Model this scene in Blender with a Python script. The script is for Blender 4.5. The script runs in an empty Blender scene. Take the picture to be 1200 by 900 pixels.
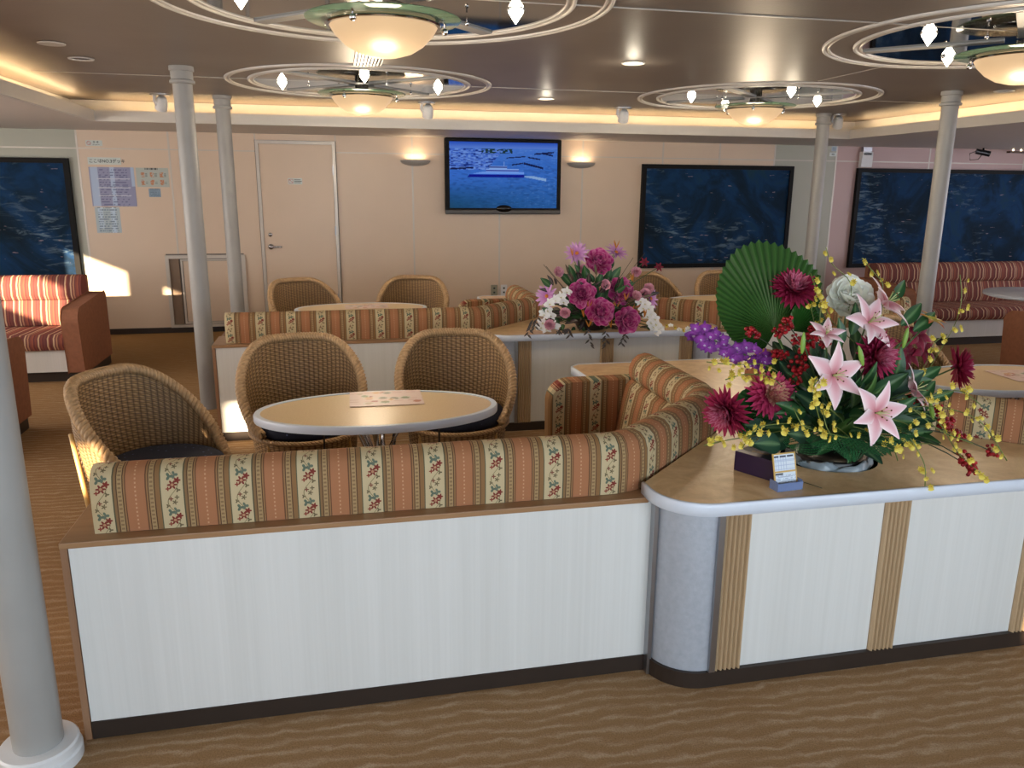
import bpy, math, random
from mathutils import Matrix, Vector
R = math.radians; PI = math.pi; sin = math.sin; cos = math.cos
S = bpy.context.scene; C = S.collection
rnd = random.Random(7)
# ------------------------------------------------------------------ camera
FPX = 929.52; EYE = Vector((0, 0, 1.55)); PITCH, YAW, ROLL = .239, .2181, .0076
fw = Vector((sin(YAW)*cos(PITCH), cos(YAW)*cos(PITCH), -sin(PITCH)))
rt0 = Vector((cos(YAW), -sin(YAW), 0)); up0 = rt0.cross(fw)
rt = rt0*cos(ROLL)+up0*sin(ROLL); up = -rt0*sin(ROLL)+up0*cos(ROLL)
cd = bpy.data.cameras.new('camera'); cam = bpy.data.objects.new('camera', cd); C.objects.link(cam)
cd.sensor_fit = 'HORIZONTAL'; cd.sensor_width = 36; cd.lens = FPX/1200*36; cd.clip_start = .05
cam.matrix_world = Matrix(((rt.x, up.x, -fw.x, EYE.x), (rt.y, up.y, -fw.y, EYE.y), (rt.z, up.z, -fw.z, EYE.z), (0, 0, 0, 1)))
S.camera = cam
def at(px, py, Y):                                   # the real point at depth Y seen at a pixel of the photograph
    d = fw+rt*((px-600)/FPX)-up*((py-450)/FPX)
    return EYE+d*(Y/d.y)
# ------------------------------------------------------------------ light and colour
def lin(h):
    c = [int(h[i:i+2], 16)/255 for i in (0, 2, 4)]
    return tuple(x/12.92 if x <= .04045 else ((x+.055)/1.055)**2.4 for x in c)+(1,)
S.view_settings.view_transform = 'Standard'; S.view_settings.look = 'None'
S.view_settings.exposure = 0.75; S.view_settings.gamma = 1; S.view_settings.use_curve_mapping = False
S.cycles.max_bounces = 7; S.cycles.diffuse_bounces = 4; S.cycles.glossy_bounces = 4; S.cycles.use_denoising = True
S.cycles.sample_clamp_indirect = 4; S.cycles.caustics_reflective = False; S.cycles.caustics_refractive = False
W = bpy.data.worlds.new('world'); S.world = W; W.use_nodes = True
W.node_tree.nodes['Background'].inputs[0].default_value = (.62, .78, 1, 1); W.node_tree.nodes['Background'].inputs[1].default_value = 1.0
def light(name, kind, loc, energy, col, rot=None, size=None, size_y=None, angle=None):
    l = bpy.data.lights.new(name, kind); l.energy = energy; l.color = col
    if kind == 'AREA':
        l.shape = 'RECTANGLE'; l.size = size; l.size_y = size_y
    if kind == 'POINT' and size: l.shadow_soft_size = size
    if angle is not None: l.angle = angle
    o = bpy.data.objects.new(name, l); C.objects.link(o); o.location = loc
    if rot is not None: o.rotation_euler = rot
    return o
SUN = Vector((.55, 1, -.25)).normalized()
sun = light('sun', 'SUN', (0, -6, 4), 16, (1, .78, .52), angle=R(.6)); sun.rotation_euler = SUN.to_track_quat('-Z', 'Y').to_euler()
light('added_daylight_front', 'AREA', (1.2, -1.45, 1.25), 95, (.72, .87, 1), (R(90), 0, 0), 6.5, 1.3)  # added fill light for daylight from behind; its wall has only slots, no windows
light('added_daylight_left', 'AREA', (-4.85, 3.8, 1.3), 105, (1, .93, .86), (R(90), 0, R(-90)), 7.5, 1.0)  # added area light inside the left wall, stands for daylight of assumed windows
light('added_daylight_right', 'AREA', (10.3, 3.8, 1.3), 75, (.95, .92, 1), (R(90), 0, R(90)), 7.5, 1.0)  # added fill on the right side, also for daylight through assumed windows
WARM = (1, .70, .38)
# ------------------------------------------------------------------ materials
class N:
    def __init__(s, name):
        s.m = bpy.data.materials.new(name); s.m.use_nodes = True; s.t = s.m.node_tree; s.b = s.t.nodes['Principled BSDF']
    def n(s, t, **k):
        x = s.t.nodes.new(t)
        for a, b in k.items(): setattr(x, a, b)
        return x
    def l(s, a, b): s.t.links.new(a, b)
    def put(s, sock, v):
        if hasattr(v, 'is_output'): s.l(v, sock)
        else: sock.default_value = v
    def math(s, op, a, b=0, c=0, clamp=False):
        x = s.n('ShaderNodeMath', operation=op, use_clamp=clamp); s.put(x.inputs[0], a); s.put(x.inputs[1], b); s.put(x.inputs[2], c); return x.outputs[0]
    def mix(s, f, a, b, blend='MIX'):
        x = s.n('ShaderNodeMix', data_type='RGBA', blend_type=blend); s.put(x.inputs[0], f); s.put(x.inputs[6], a); s.put(x.inputs[7], b); return x.outputs[2]
    def ramp(s, f, st, interp='LINEAR'):
        x = s.n('ShaderNodeValToRGB'); x.color_ramp.interpolation = interp; e = x.color_ramp.elements
        while len(e) < len(st): e.new(.5)
        for i, (p, c) in enumerate(st): e[i].position = p; e[i].color = c if not isinstance(c, str) else lin(c)
        s.l(f, x.inputs[0]); return x.outputs[0]
    def co(s, kind='Object', scale=(1, 1, 1)):
        x = s.n('ShaderNodeTexCoord'); y = s.n('ShaderNodeMapping'); s.l(x.outputs[kind], y.inputs[0]); y.inputs[3].default_value = scale; return y.outputs[0]
    def world(s, scale=(1, 1, 1)):
        x = s.n('ShaderNodeNewGeometry'); y = s.n('ShaderNodeMapping'); s.l(x.outputs['Position'], y.inputs[0]); y.inputs[3].default_value = scale; return y.outputs[0]
    def noise(s, v, scale=5, detail=3, rough=.5, dist=0):
        x = s.n('ShaderNodeTexNoise'); s.l(v, x.inputs['Vector']); x.inputs['Scale'].default_value = scale; x.inputs['Detail'].default_value = detail
        x.inputs['Roughness'].default_value = rough; x.inputs['Distortion'].default_value = dist; return x.outputs[0]
    def bump(s, h, strength=.3, dist=.002):
        x = s.n('ShaderNodeBump'); x.inputs['Strength'].default_value = strength; x.inputs['Distance'].default_value = dist; s.l(h, x.inputs['Height']); s.l(x.outputs[0], s.b.inputs['Normal'])
    def set(s, col=None, rough=None, metal=None, spec=None, **k):
        if col is not None: s.put(s.b.inputs['Base Color'], lin(col) if isinstance(col, str) else col)
        if rough is not None: s.put(s.b.inputs['Roughness'], rough)
        if metal is not None: s.b.inputs['Metallic'].default_value = metal
        if spec is not None: s.b.inputs['Specular IOR Level'].default_value = spec
        for a, v in k.items(): s.put(s.b.inputs[a.replace('_', ' ')], v)
        return s.m
def plain(name, h, rough=.5, metal=0, var=.06, scale=14, bump=0, spec=.5):
    x = N(name); v = x.co(); f = x.noise(v, scale, 3)
    a = lin(h); c = x.mix(f, tuple(q*(1-var*2) for q in a[:3])+(1,), tuple(min(1, q*(1+var*2)) for q in a[:3])+(1,))
    if bump: x.bump(x.noise(v, scale*12, 2), bump)
    return x.set(c, rough, metal, spec)
def emit(name, h, st, base='FFFFFF'):
    x = N(name); x.set(base, .4); x.b.inputs['Emission Color'].default_value = lin(h); x.b.inputs['Emission Strength'].default_value = st; return x.m
M = {}
M['wall'] = plain('wall_panel_beige', 'D2BDA7', .38, 0, .02, 3)
M['wall_pink'] = plain('wall_panel_pink', 'B99C98', .42, 0, .02, 3)
M['wall_shade'] = plain('wall_panel_shaded', 'A9AA9C', .42, 0, .02, 3)  # beige panels greyed in the colour for the light and shade on them
M['joint'] = plain('joint_strip', 'C4BDB4', .35, .2, .03)
M['joint_dark'] = plain('joint_dark', '6F6760', .6)
M['trim'] = plain('soffit_trim_white', 'CFCBC4', .3, 0, .02)
M['soffit'] = plain('soffit_underside', 'CFC9C2', .5, 0, .02)
M['white'] = plain('white_paint', 'D8D9DA', .4, 0, .02)
M['pillar'] = plain('pillar_paint', '9B9A97', .42, 0, .05, 6, .08)
M['dark'] = plain('dark_kick', '2B2019', .5, 0, .1)
M['black'] = plain('black_plastic', '0A0A0B', .25, 0, .02)
M['chrome'] = plain('chrome', 'B9BBC0', .12, 1, .02)
M['steel'] = plain('brushed_steel', 'A9ABB0', .35, 1, .03)
M['mirror'] = plain('mirror_sheet', '8D8C8A', .05, 1, .01)
M['bluewhite'] = plain('laminate_edge_white', 'D3DAE6', .3, 0, .01)
M['suede'] = plain('terracotta_suede', '925F45', .85, 0, .12, 30, .3)
M['navy'] = None
x = N('window_glass'); M['pane'] = x.set('E8F0F4', .02, Alpha=.12)
M['matteblack'] = plain('matte_black_frame', '0B0B0C', .6, 0, .02, spec=.2)
M['bamboo'] = plain('pale_bamboo', 'C9A368', .4, 0, .06)
M['bowl'] = emit('frosted_glass_lit', 'F3C998', .42, '6A5E4E')
M['halo'] = emit('halogen_cone_lit', 'FFF4DC', 14)
M['coveglow'] = emit('cove_tube_lit', 'FFC46A', 3)
M['dl'] = emit('downlight_lit', 'FFEBC4', 2.5)
x = N('green_glass_disc'); M['gglass'] = x.set('5E7A66', .08, 0, .5, Alpha=.82)
x = N('ceiling_sheet'); v = x.world((1, 1, 1)); f = x.noise(v, 2.2, 3); g = x.noise(v, 90, 2)
x.bump(g, .5, .0015); M['ceiling'] = x.set(x.mix(f, lin('766D65'), lin('887E75')), .44, .08, .45)
# white laminate with faint upright grain
x = N('white_grained_laminate'); v = x.world((60, 60, .8)); f = x.noise(v, 1.2, 3, .6); v2 = x.world((9, 9, .3)); f2 = x.noise(v2, 1, 2)
c = x.mix(x.math('MULTIPLY_ADD', f2, .5, x.math('MULTIPLY', f, .5)), lin('C6C6C2'), lin('E6E6E4')); M['lam'] = x.set(c, .38)
x = N('blue_grey_hammered_sheet'); v = x.world(); M['hammer'] = x.set(x.mix(x.noise(v, 60, 2), lin('A3AAB5'), lin('BAC0CA')), .42, .25); x.bump(x.noise(v, 170, 2), .35, .0015)
def wood(name, a, b, sc=(2, 40, 40), rough=.4):
    x = N(name); v = x.world(sc); f = x.noise(v, 1.5, 4, .6, .6); return x.set(x.mix(f, lin(a), lin(b)), rough)
M['ledge'] = wood('brown_wood_ledge', '8A6544', 'A98460', (2, 30, 30), .3)
M['woodend'] = wood('wood_end_edge', '7D5A42', 'A07A5C', (30, 30, 2))
M['flute'] = wood('fluted_pale_wood', 'A58A6A', 'C3AA88', (70, 70, 1.5))
x = N('marbled_tan_laminate'); v = x.world(); f = x.noise(v, 7, 6, .68, 1.4); f2 = x.noise(v, 90, 2)
c = x.ramp(f, [(.3, 'CCA878'), (.45, 'DDB988'), (.58, 'E9C898'), (.75, 'F2D8B0')]); M['top'] = x.set(x.mix(x.math('MULTIPLY', f2, .25), c, lin('A98C66')), .34, 0, .4)
x = N('speckled_tan_laminate'); v = x.world(); f = x.noise(v, 140, 3, .6); f2 = x.noise(v, 5, 2)
M['ttop'] = x.set(x.mix(f, lin('C6A67A'), lin('E2CBA2')), .28, 0, .4)
# carpet: wavy ripples
x = N('rippled_carpet'); v = x.world((1, 1, 1)); d = x.noise(x.world((4.5, 7, 1)), 1, 5, .65)
sx = x.n('ShaderNodeSeparateXYZ'); x.l(v, sx.inputs[0])
yy = x.math('ADD', sx.outputs[1], x.math('MULTIPLY', x.math('SUBTRACT', d, .5), .12))
yy = x.math('ADD', yy, x.math('MULTIPLY', sx.outputs[0], .05))
w = x.math('ABSOLUTE', x.math('SINE', x.math('MULTIPLY', yy, 68)))
d2 = x.noise(x.world((9, 20, 1)), 1, 4); w2 = x.math('MULTIPLY', x.math('POWER', w, 5), x.math('MULTIPLY_ADD', d2, 2.2, -.55, True))
fine = x.ramp(x.noise(v, 190, 3, .75), [(.3, (0, 0, 0, 1)), (.7, (1, 1, 1, 1))])
c = x.mix(x.math('MULTIPLY', w2, .8), lin('A3805A'), lin('D0B697')); c = x.mix(x.math('MULTIPLY', fine, .55), c, lin('6C4F34')); 
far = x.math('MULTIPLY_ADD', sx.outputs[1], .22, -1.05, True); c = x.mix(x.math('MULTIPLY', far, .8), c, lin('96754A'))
x.bump(x.math('ADD', fine, x.math('MULTIPLY', w, .3)), .6, .004); M['carpet'] = x.set(c, .95, 0, .1)
# striped floral upholstery, UV in metres: u along the bench, v up the cushion
def fabric(name):
    x = N(name); uv = x.n('ShaderNodeUVMap'); s = x.n('ShaderNodeSeparateXYZ'); x.l(uv.outputs[0], s.inputs[0]); u, v = s.outputs[0], s.outputs[1]
    P = .184; t = x.math('FRACT', x.math('DIVIDE', u, P))
    st = [(0, 'C7B48E'), (.30, '54523E'), (.32, '8A6A48'), (.355, '5A3F2B'), (.37, 'A98C63'), (.44, '5A3F2B'), (.455, '9C7650'), (.475, '6B4A33'),
          (.49, 'AA7350'), (.76, '6B4A33'), (.78, '9C7650'), (.80, '5A3F2B'), (.815, 'A98C63'), (.885, '5A3F2B'), (.90, '8E6A45'), (.965, '5A5A45'), (.982, 'C7B48E')]
    c = x.ramp(t, st, 'CONSTANT')
    # little chain pattern in the side borders and centre line
    vv = x.math('FRACT', x.math('DIVIDE', v, .012)); chain = x.math('GREATER_THAN', vv, .55)
    b1 = x.math('COMPARE', t, .405, .022); b2 = x.math('COMPARE', t, .85, .022); b3 = x.math('COMPARE', t, .625, .012)
    c = x.mix(x.math('MULTIPLY', x.math('ADD', b1, b2), x.math('MULTIPLY', chain, .6)), c, lin('6A4F38'))
    c = x.mix(x.math('MULTIPLY', b3, x.math('MULTIPLY', chain, .7)), c, lin('D3A57E'))
    # floral motif in the cream band
    a = x.math('MULTIPLY', x.math('SUBTRACT', t, .15), P); 
    row = x.math('FLOOR', x.math('DIVIDE', v, .105)); bq = x.math('SUBTRACT', v, x.math('MULTIPLY', row, .105))
    inb = x.math('COMPARE', a, 0, .024)
    def blob(c, cx, cy, r, col, k=0, amp=.3, sq=1.0):
        r *= 1.18
        dx = x.math('SUBTRACT', a, cx); dy = x.math('MULTIPLY', x.math('SUBTRACT', bq, cy), sq)
        r2 = x.math('SQRT', x.math('ADD', x.math('MULTIPLY', dx, dx), x.math('MULTIPLY', dy, dy)))
        if k:
            an = x.math('ARCTAN2', dy, dx); rr = x.math('MULTIPLY_ADD', x.math('COSINE', x.math('MULTIPLY', an, k)), amp*r, r)
        else: rr = r
        f = x.math('MULTIPLY', x.math('LESS_THAN', r2, rr), inb); return x.mix(f, c, lin(col))
    # winding stem
    sw = x.math('MULTIPLY', x.math('SINE', x.math('MULTIPLY', bq, 2*PI/.105)), .014)
    stem = x.math('MULTIPLY', x.math('COMPARE', a, sw, .0011), inb); c = x.mix(stem, c, lin('7C7452'))
    c = blob(c, .000, .024, .0085, '7C352C', 6, .38); c = blob(c, .000, .024, .0035, 'B98A6A')
    c = blob(c, .013, .036, .0065, '7E332C', 5, .3); c = blob(c, -.012, .013, .004, '8C3F33', 4, .4)
    c = blob(c, -.008, .048, .0065, '5E6C5C', 3, .5); c = blob(c, .006, .052, .0055, '667262', 3, .5, .8)
    c = blob(c, .004, .078, .0045, '6E6248', 5, .5); c = blob(c, -.006, .088, .0038, '7A4436', 4, .5); c = blob(c, .010, .092, .0038, '6E6248', 4, .5)
    c = blob(c, -.015, .068, .0035, '6E6248', 3, .5); c = blob(c, .014, .008, .004, '6E6248', 3, .5)
    n = x.noise(x.co('UV', (900, 900, 900)), 1, 2); c = x.mix(x.math('MULTIPLY', n, .22), c, lin('4A3626'))
    x.bump(n, .3, .001); return x.set(c, .75, 0, .2)
M['floral'] = fabric('striped_floral_fabric')
x = N('red_striped_fabric'); uv = x.n('ShaderNodeUVMap'); s = x.n('ShaderNodeSeparateXYZ'); x.l(uv.outputs[0], s.inputs[0])
wn = x.n('ShaderNodeTexWhiteNoise', noise_dimensions='1D'); x.l(x.math('FLOOR', x.math('DIVIDE', x.math('FRACT', x.math('DIVIDE', s.outputs[0], .21)), .052)), wn.inputs['W'])
c = x.ramp(wn.outputs[0], [(0, '6A3B3A'), (.3, '945543'), (.42, '704440'), (.6, 'AE8064'), (.68, '84493F'), (.88, 'C6A484')], 'CONSTANT')
M['redstripe'] = x.set(c, .8, 0, .2)
x = N('navy_dotted_cloth'); v = x.co(); vo = x.n('ShaderNodeTexVoronoi'); x.l(v, vo.inputs[0]); vo.inputs['Scale'].default_value = 26; vo.inputs['Randomness'].default_value = .2
M['navy'] = x.set(x.mix(x.math('LESS_THAN', vo.outputs['Distance'], .12), lin('1B2136'), lin('55608A')), .8); x.bump(x.noise(v, 300, 2), .3, .001)
# wicker: colour follows the weave (UV: ribs, rows)
x = N('woven_wicker'); uv = x.n('ShaderNodeUVMap'); s = x.n('ShaderNodeSeparateXYZ'); x.l(uv.outputs[0], s.inputs[0])
n = x.noise(x.co('UV', (.5, 1.2, 1)), 1, 3); n2 = x.noise(x.co('Object'), 6, 2)
ww = x.math('ABSOLUTE', x.math('SINE', x.math('MULTIPLY', s.outputs[1], PI))); ge = x.math('POWER', ww, .6)
gk = x.math('POWER', x.math('ABSOLUTE', x.math('COSINE', x.math('MULTIPLY', s.outputs[0], PI))), .45); ge = x.math('MULTIPLY', ge, gk)
c = x.mix(n, lin('8E6A42'), lin('CBA878')); c = x.mix(x.math('MULTIPLY', n2, .5), c, lin('A37D50')); c = x.mix(ge, lin('3A2614'), c); M['wicker'] = x.set(c, .5, 0, .4)
M['braid'] = plain('wicker_braid', 'AE8E68', .5, 0, .25, 60)
# petals and leaves take their own colour from a colour attribute
x = N('silk_petal'); a = x.n('ShaderNodeVertexColor', layer_name='Col'); M['petal'] = x.set(a.outputs[0], .6, 0, .3); 
x = N('waxy_leaf'); a = x.n('ShaderNodeVertexColor', layer_name='Col'); M['leaf'] = x.set(a.outputs[0], .42, 0, .4)
x = N('printed_sheet'); a = x.n('ShaderNodeVertexColor', layer_name='Col'); M['print'] = x.set(a.outputs[0], .35, 0, .4)
x = N('screen_lit'); a = x.n('ShaderNodeVertexColor', layer_name='Col'); x.set('030303', .5, 0, .1); x.l(a.outputs[0], x.b.inputs['Emission Color']); x.b.inputs['Emission Strength'].default_value = .42; M['screen'] = x.m
M['ink'] = plain('dark_ink', '22302F', .6); M['inkred'] = plain('red_ink', 'B0362C', .6)
M['paper'] = plain('pale_sign_sheet', 'C6CFCB', .3); M['paperblue'] = plain('pale_blue_sheet', 'A9BACB', .3)
M['clearfilm'] = plain('clear_film_grey', '8A949A', .15)
M['purplebox'] = plain('dark_purple_box', '2A1638', .3, 0, .1)
# abstract dark blue canvas, a plain mottled stand-in
def canvas(name, sh):
    x = N(name); g = x.n('ShaderNodeNewGeometry'); mp = x.n('ShaderNodeMapping'); x.l(g.outputs['Position'], mp.inputs[0]); mp.inputs[1].default_value = (sh, 0, 0)
    f = x.noise(mp.outputs[0], 1.6, 6, .6, .8); c = x.ramp(f, [(.3, '0C1A22'), (.45, '10283E'), (.55, '15385E'), (.65, '1E3C50'), (.8, '2C3A48')])
    st = x.n('ShaderNodeMapping'); x.l(mp.outputs[0], st.inputs[0]); st.inputs[3].default_value = (3, 1, 13)
    f2 = x.noise(st.outputs[0], 1.6, 4, .65, .6); zone = x.noise(mp.outputs[0], 1.1, 2)
    k = x.math('MULTIPLY', x.ramp(f2, [(.53, (0, 0, 0, 1)), (.66, (1, 1, 1, 1))]), x.ramp(zone, [(.5, (0, 0, 0, 1)), (.62, (1, 1, 1, 1))]))
    c = x.mix(x.math('MULTIPLY', k, .6), c, lin('7E96A4')); f3 = x.noise(st.outputs[0], 3, 3); c = x.mix(x.math('MULTIPLY', x.math('GREATER_THAN', f3, .72), .5), c, lin('B09AA0'))
    return x.set(c, .75, 0, .15)
# ------------------------------------------------------------------ mesh helpers
class MB:
    def __init__(s): s.v = []; s.f = []; s.uv = {}; s.col = {}; s.smooth = True
    def add(s, vs, fs, uv=None, col=None, mt=None):
        o = len(s.v); 
        for i, p in enumerate(vs):
            p = Vector(p); s.v.append(tuple(mt @ p) if mt else tuple(p))
            if uv: s.uv[o+i] = uv[i]
            if col: s.col[o+i] = col[i] if isinstance(col, list) else col
        s.f += [tuple(o+i for i in f) for f in fs]; return s
    def box(s, x0, y0, z0, x1, y1, z1, mt=None):
        v = [(x0, y0, z0), (x1, y0, z0), (x1, y1, z0), (x0, y1, z0), (x0, y0, z1), (x1, y0, z1), (x1, y1, z1), (x0, y1, z1)]
        return s.add(v, [(0, 3, 2, 1), (4, 5, 6, 7), (0, 1, 5, 4), (1, 2, 6, 5), (2, 3, 7, 6), (3, 0, 4, 7)], mt=mt)
    def lathe(s, prof, n=24, c=(0, 0, 0), mt=None, sx=1, sy=1, col=None):
        vs = [(c[0]+r*sx*cos(2*PI*i/n), c[1]+r*sy*sin(2*PI*i/n), c[2]+z) for r, z in prof for i in range(n)]; fs = []
        for j in range(len(prof)-1):
            for i in range(n):
                k = (i+1) % n; fs.append((j*n+i, j*n+k, (j+1)*n+k, (j+1)*n+i))
        return s.add(vs, fs, mt=mt, col=col)
    def tube(s, pts, r, n=6, closed=False, col=None, taper=None, caps=True):
        pts = [Vector(p) for p in pts]; m = len(pts); vs = []; ref = Vector((0, 0, 1))
        for i, p in enumerate(pts):
            a = pts[(i-1) % m] if (i or closed) else p; b = pts[(i+1) % m] if (i < m-1 or closed) else p
            t = (b-a).normalized(); rr = r if taper is None else r+(taper-r)*i/max(1, m-1)
            if abs(t.dot(ref)) > .95: ref = Vector((1, 0, 0)) if abs(t.x) < .9 else Vector((0, 1, 0))
            e1 = t.cross(ref).normalized(); e2 = t.cross(e1); ref = -e2 if False else ref
            vs += [p+(e1*cos(2*PI*k/n)+e2*sin(2*PI*k/n))*rr for k in range(n)]
        fs = []
        for i in range(m if closed else m-1):
            j = (i+1) % m
            for k in range(n): q = (k+1) % n; fs.append((i*n+k, i*n+q, j*n+q, j*n+k))
        if not closed and caps: fs += [tuple(range(n)), tuple((m-1)*n+k for k in range(n))]
        return s.add(vs, fs, col=col)
    def prism(s, poly, z0, z1):
        n = len(poly); vs = [(x, y, z0) for x, y in poly]+[(x, y, z1) for x, y in poly]
        return s.add(vs, [tuple(range(n-1, -1, -1)), tuple(range(n, 2*n))]+[(i, (i+1) % n, n+(i+1) % n, n+i) for i in range(n)])
    def grid(s, fn, nu, nv, uvf=None, colf=None, mt=None):
        vs = [fn(i/nu, j/nv) for j in range(nv+1) for i in range(nu+1)]
        fs = [(j*(nu+1)+i, j*(nu+1)+i+1, (j+1)*(nu+1)+i+1, (j+1)*(nu+1)+i) for j in range(nv) for i in range(nu)]
        uv = [uvf(i/nu, j/nv) for j in range(nv+1) for i in range(nu+1)] if uvf else None
        col = [colf(i/nu, j/nv) for j in range(nv+1) for i in range(nu+1)] if colf else None
        return s.add(vs, fs, uv, col, mt)
    def sphere(s, c, r, n=8, m=5, sz=1, col=None):
        return s.lathe([(max(1e-4, r*sin(PI*j/m)), -r*sz*cos(PI*j/m)) for j in range(m+1)], n, c, col=col)
    def mesh(s, name, mat):
        me = bpy.data.meshes.new(name); me.from_pydata(s.v, [], s.f)
        if s.uv:
            l = me.uv_layers.new(name='UVMap'); l.data.foreach_set('uv', [q for lp in me.loops for q in s.uv.get(lp.vertex_index, (0, 0))])
        if s.col:
            a = me.color_attributes.new('Col', 'FLOAT_COLOR', 'POINT'); a.data.foreach_set('color', [q for i in range(len(s.v)) for q in (tuple(s.col.get(i, (.5, .5, .5)))[:3]+(1,))])
        me.materials.append(mat); me.polygons.foreach_set('use_smooth', [s.smooth]*len(me.polygons)); me.update(); return me
    def build(s, name, mat, parent=None, bevel=0, smooth=None, loc=None):
        if smooth is not None: s.smooth = smooth
        o = bpy.data.objects.new(name, s.mesh(name, mat)); C.objects.link(o)
        if parent: o.parent = parent
        if loc: o.location = loc
        if bevel:
            b = o.modifiers.new('bevel', 'BEVEL'); b.width = bevel; b.segments = 2; b.limit_method = 'ANGLE'; b.angle_limit = R(40)
        if s.smooth:
            try: o.data.shade_smooth()
            except Exception: pass
        return o
def sharp(o, a=35):
    try: o.data.set_sharp_from_angle(angle=R(a))
    except Exception: pass
    return o
def tag(o, label, cat, group=None):
    o['label'] = label; o['category'] = cat
    if group: o['group'] = group
    return o
def thing(name, label, cat, loc=(0, 0, 0), rz=0, group=None):
    o = bpy.data.objects.new(name, None); C.objects.link(o); o.location = loc; o.rotation_euler = (0, 0, rz); return tag(o, label, cat, group)
def struct(o): o['kind'] = 'structure'; return o
def boxo(name, mat, parent, *a, bevel=0, smooth=False):
    return MB().box(*a).build(name, mat, parent, bevel=bevel, smooth=smooth)
def copy_tree(o, parent=None):
    c = o.copy(); C.objects.link(c); c.parent = parent
    for k in ('matrix_parent_inverse',): c.matrix_parent_inverse = o.matrix_parent_inverse.copy()
    for ch in [q for q in KIDS.get(o.name, o.children)]: copy_tree(ch, c)
    return c
KIDS = {}
def text(s, size, mat, parent, loc, rot, name='lettering', bold=0, align='LEFT'):
    cu = bpy.data.curves.new(name, 'FONT'); cu.body = s; cu.size = size; cu.offset = bold; cu.align_x = align; cu.extrude = .0006
    o = bpy.data.objects.new(name+'_curve', cu); C.objects.link(o); dg = bpy.context.evaluated_depsgraph_get(); dg.update()
    me = bpy.data.meshes.new_from_object(o.evaluated_get(dg)); bpy.data.objects.remove(o); me.materials.clear(); me.materials.append(mat)
    q = bpy.data.objects.new(name, me); C.objects.link(q); q.parent = parent; q.location = loc; q.rotation_euler = rot; return q
def smoothpath(pts, r, n=5):
    out = [Vector(pts[0])]
    for i in range(1, len(pts)-1):
        a, b, c = map(Vector, (pts[i-1], pts[i], pts[i+1])); d1 = (a-b); d2 = (c-b); q = min(r, d1.length*.45, d2.length*.45)
        p0 = b+d1.normalized()*q; p1 = b+d2.normalized()*q
        for k in range(n+1): t = k/n; out.append(p0*(1-t)**2+b*2*t*(1-t)+p1*t*t)
    out.append(Vector(pts[-1])); return out
def sweep(mb, path, prof, u0=0, caps=True, closedprof=True, step=.05, vertical=False):
    """prof: (offset to the left of the path, height) ; path: 2D points. UV in metres."""
    P = [Vector((p[0], p[1])) for p in path]; Q = [P[0]]
    for a, b in zip(P, P[1:]):
        k = max(1, int((b-a).length/step)); Q += [a+(b-a)*i/k for i in range(1, k+1)]
    m = len(Q); np_ = len(prof); vs = []; uv = []; L = u0; W_ = [0]
    for i in range(1, np_): W_.append(W_[-1]+math.hypot(prof[i][0]-prof[i-1][0], prof[i][1]-prof[i-1][1]))
    for i in range(m):
        a = Q[max(0, i-1)]; b = Q[min(m-1, i+1)]; t = (b-a).normalized(); nn = Vector((-t.y, t.x))
        if 0 < i < m-1:
            t1 = (Q[i]-a).normalized(); cs = max(.5, t1.dot(t)); k = 1/cs
        else: k = 1
        if i: L += (Q[i]-Q[i-1]).length
        for j, (o, z) in enumerate(prof): vs.append((Q[i].x+nn.x*o*k, Q[i].y+nn.y*o*k, z)); uv.append((L, W_[j]))
    fs = [(i*np_+j, (i+1)*np_+j, (i+1)*np_+j+1, i*np_+j+1) for i in range(m-1) for j in range(np_-1)]
    if caps: fs += [tuple(range(np_)), tuple((m-1)*np_+j for j in range(np_-1, -1, -1))]
    mb.add(vs, fs, uv); return L
# ------------------------------------------------------------------ the setting
ZC = 2.33; YW = 9.24; XL, XR, YF = -5.0, 10.5, -1.6
struct(boxo('floor', M['carpet'], None, XL, YF, -.05, XR, YW+.1, 0))
ceil = struct(boxo('ceiling', M['ceiling'], None, XL, YF, ZC, XR, 8.42, ZC+.06))
for i, (x0, x1, y) in enumerate([(-2.0, 5.5, 3.56), (-2.0, 5.5, 6.41), (-2.0, 5.5, .7)]):
    boxo('ceiling_joint', M['joint'], ceil, x0, y-.006, ZC-.004, x1, y+.006, ZC+.001)
for x0 in (3.43,): boxo('ceiling_joint', M['joint'], ceil, x0-.006, 4.68, ZC-.004, x0+.006, 5.42, ZC+.001)
# wall: backing, panels between joint strips
wall = struct(boxo('wall_back', M['joint_dark'], None, XL, YW+.012, 0, XR, YW+.1, 2.34))
xs = [XL, -3.6, -2.54, -1.659, -.79, .05, .885, 1.883, 2.875, 3.874, 4.609, 5.346, 6.2, 7.55, 9.0, XR]
for a, b in zip(xs, xs[1:]):
    m = M['wall_pink'] if a >= 6.1 else (M['wall_shade'] if (a < -2.6 or a > 5.3) else M['wall'])
    if a == -.79:   # over the door
        boxo('wall_panel', m, wall, a+.006, YW, 2.06, b-.006, YW+.012, 2.3); continue
    if a == -1.659:
        boxo('wall_panel', m, wall, a+.006, YW, 1.948, b-.006, YW+.012, 2.3); boxo('wall_panel', m, wall, -.985, YW, .06, b-.006, YW+.012, .86)
        boxo('wall_panel', m, wall, a+.006, YW, .86, b-.006, YW+.012, 1.936); continue
    boxo('wall_panel', m, wall, a+.006, YW, 1.948, b-.006, YW+.012, 2.3)
    if a == -2.54:
        boxo('wall_panel', m, wall, a+.006, YW, .86, b-.006, YW+.012, 1.936); boxo('wall_panel', m, wall, a+.006, YW, .06, -1.79, YW+.012, .86)
    else: boxo('wall_panel', m, wall, a+.006, YW, .06, b-.006, YW+.012, 1.936)
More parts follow.
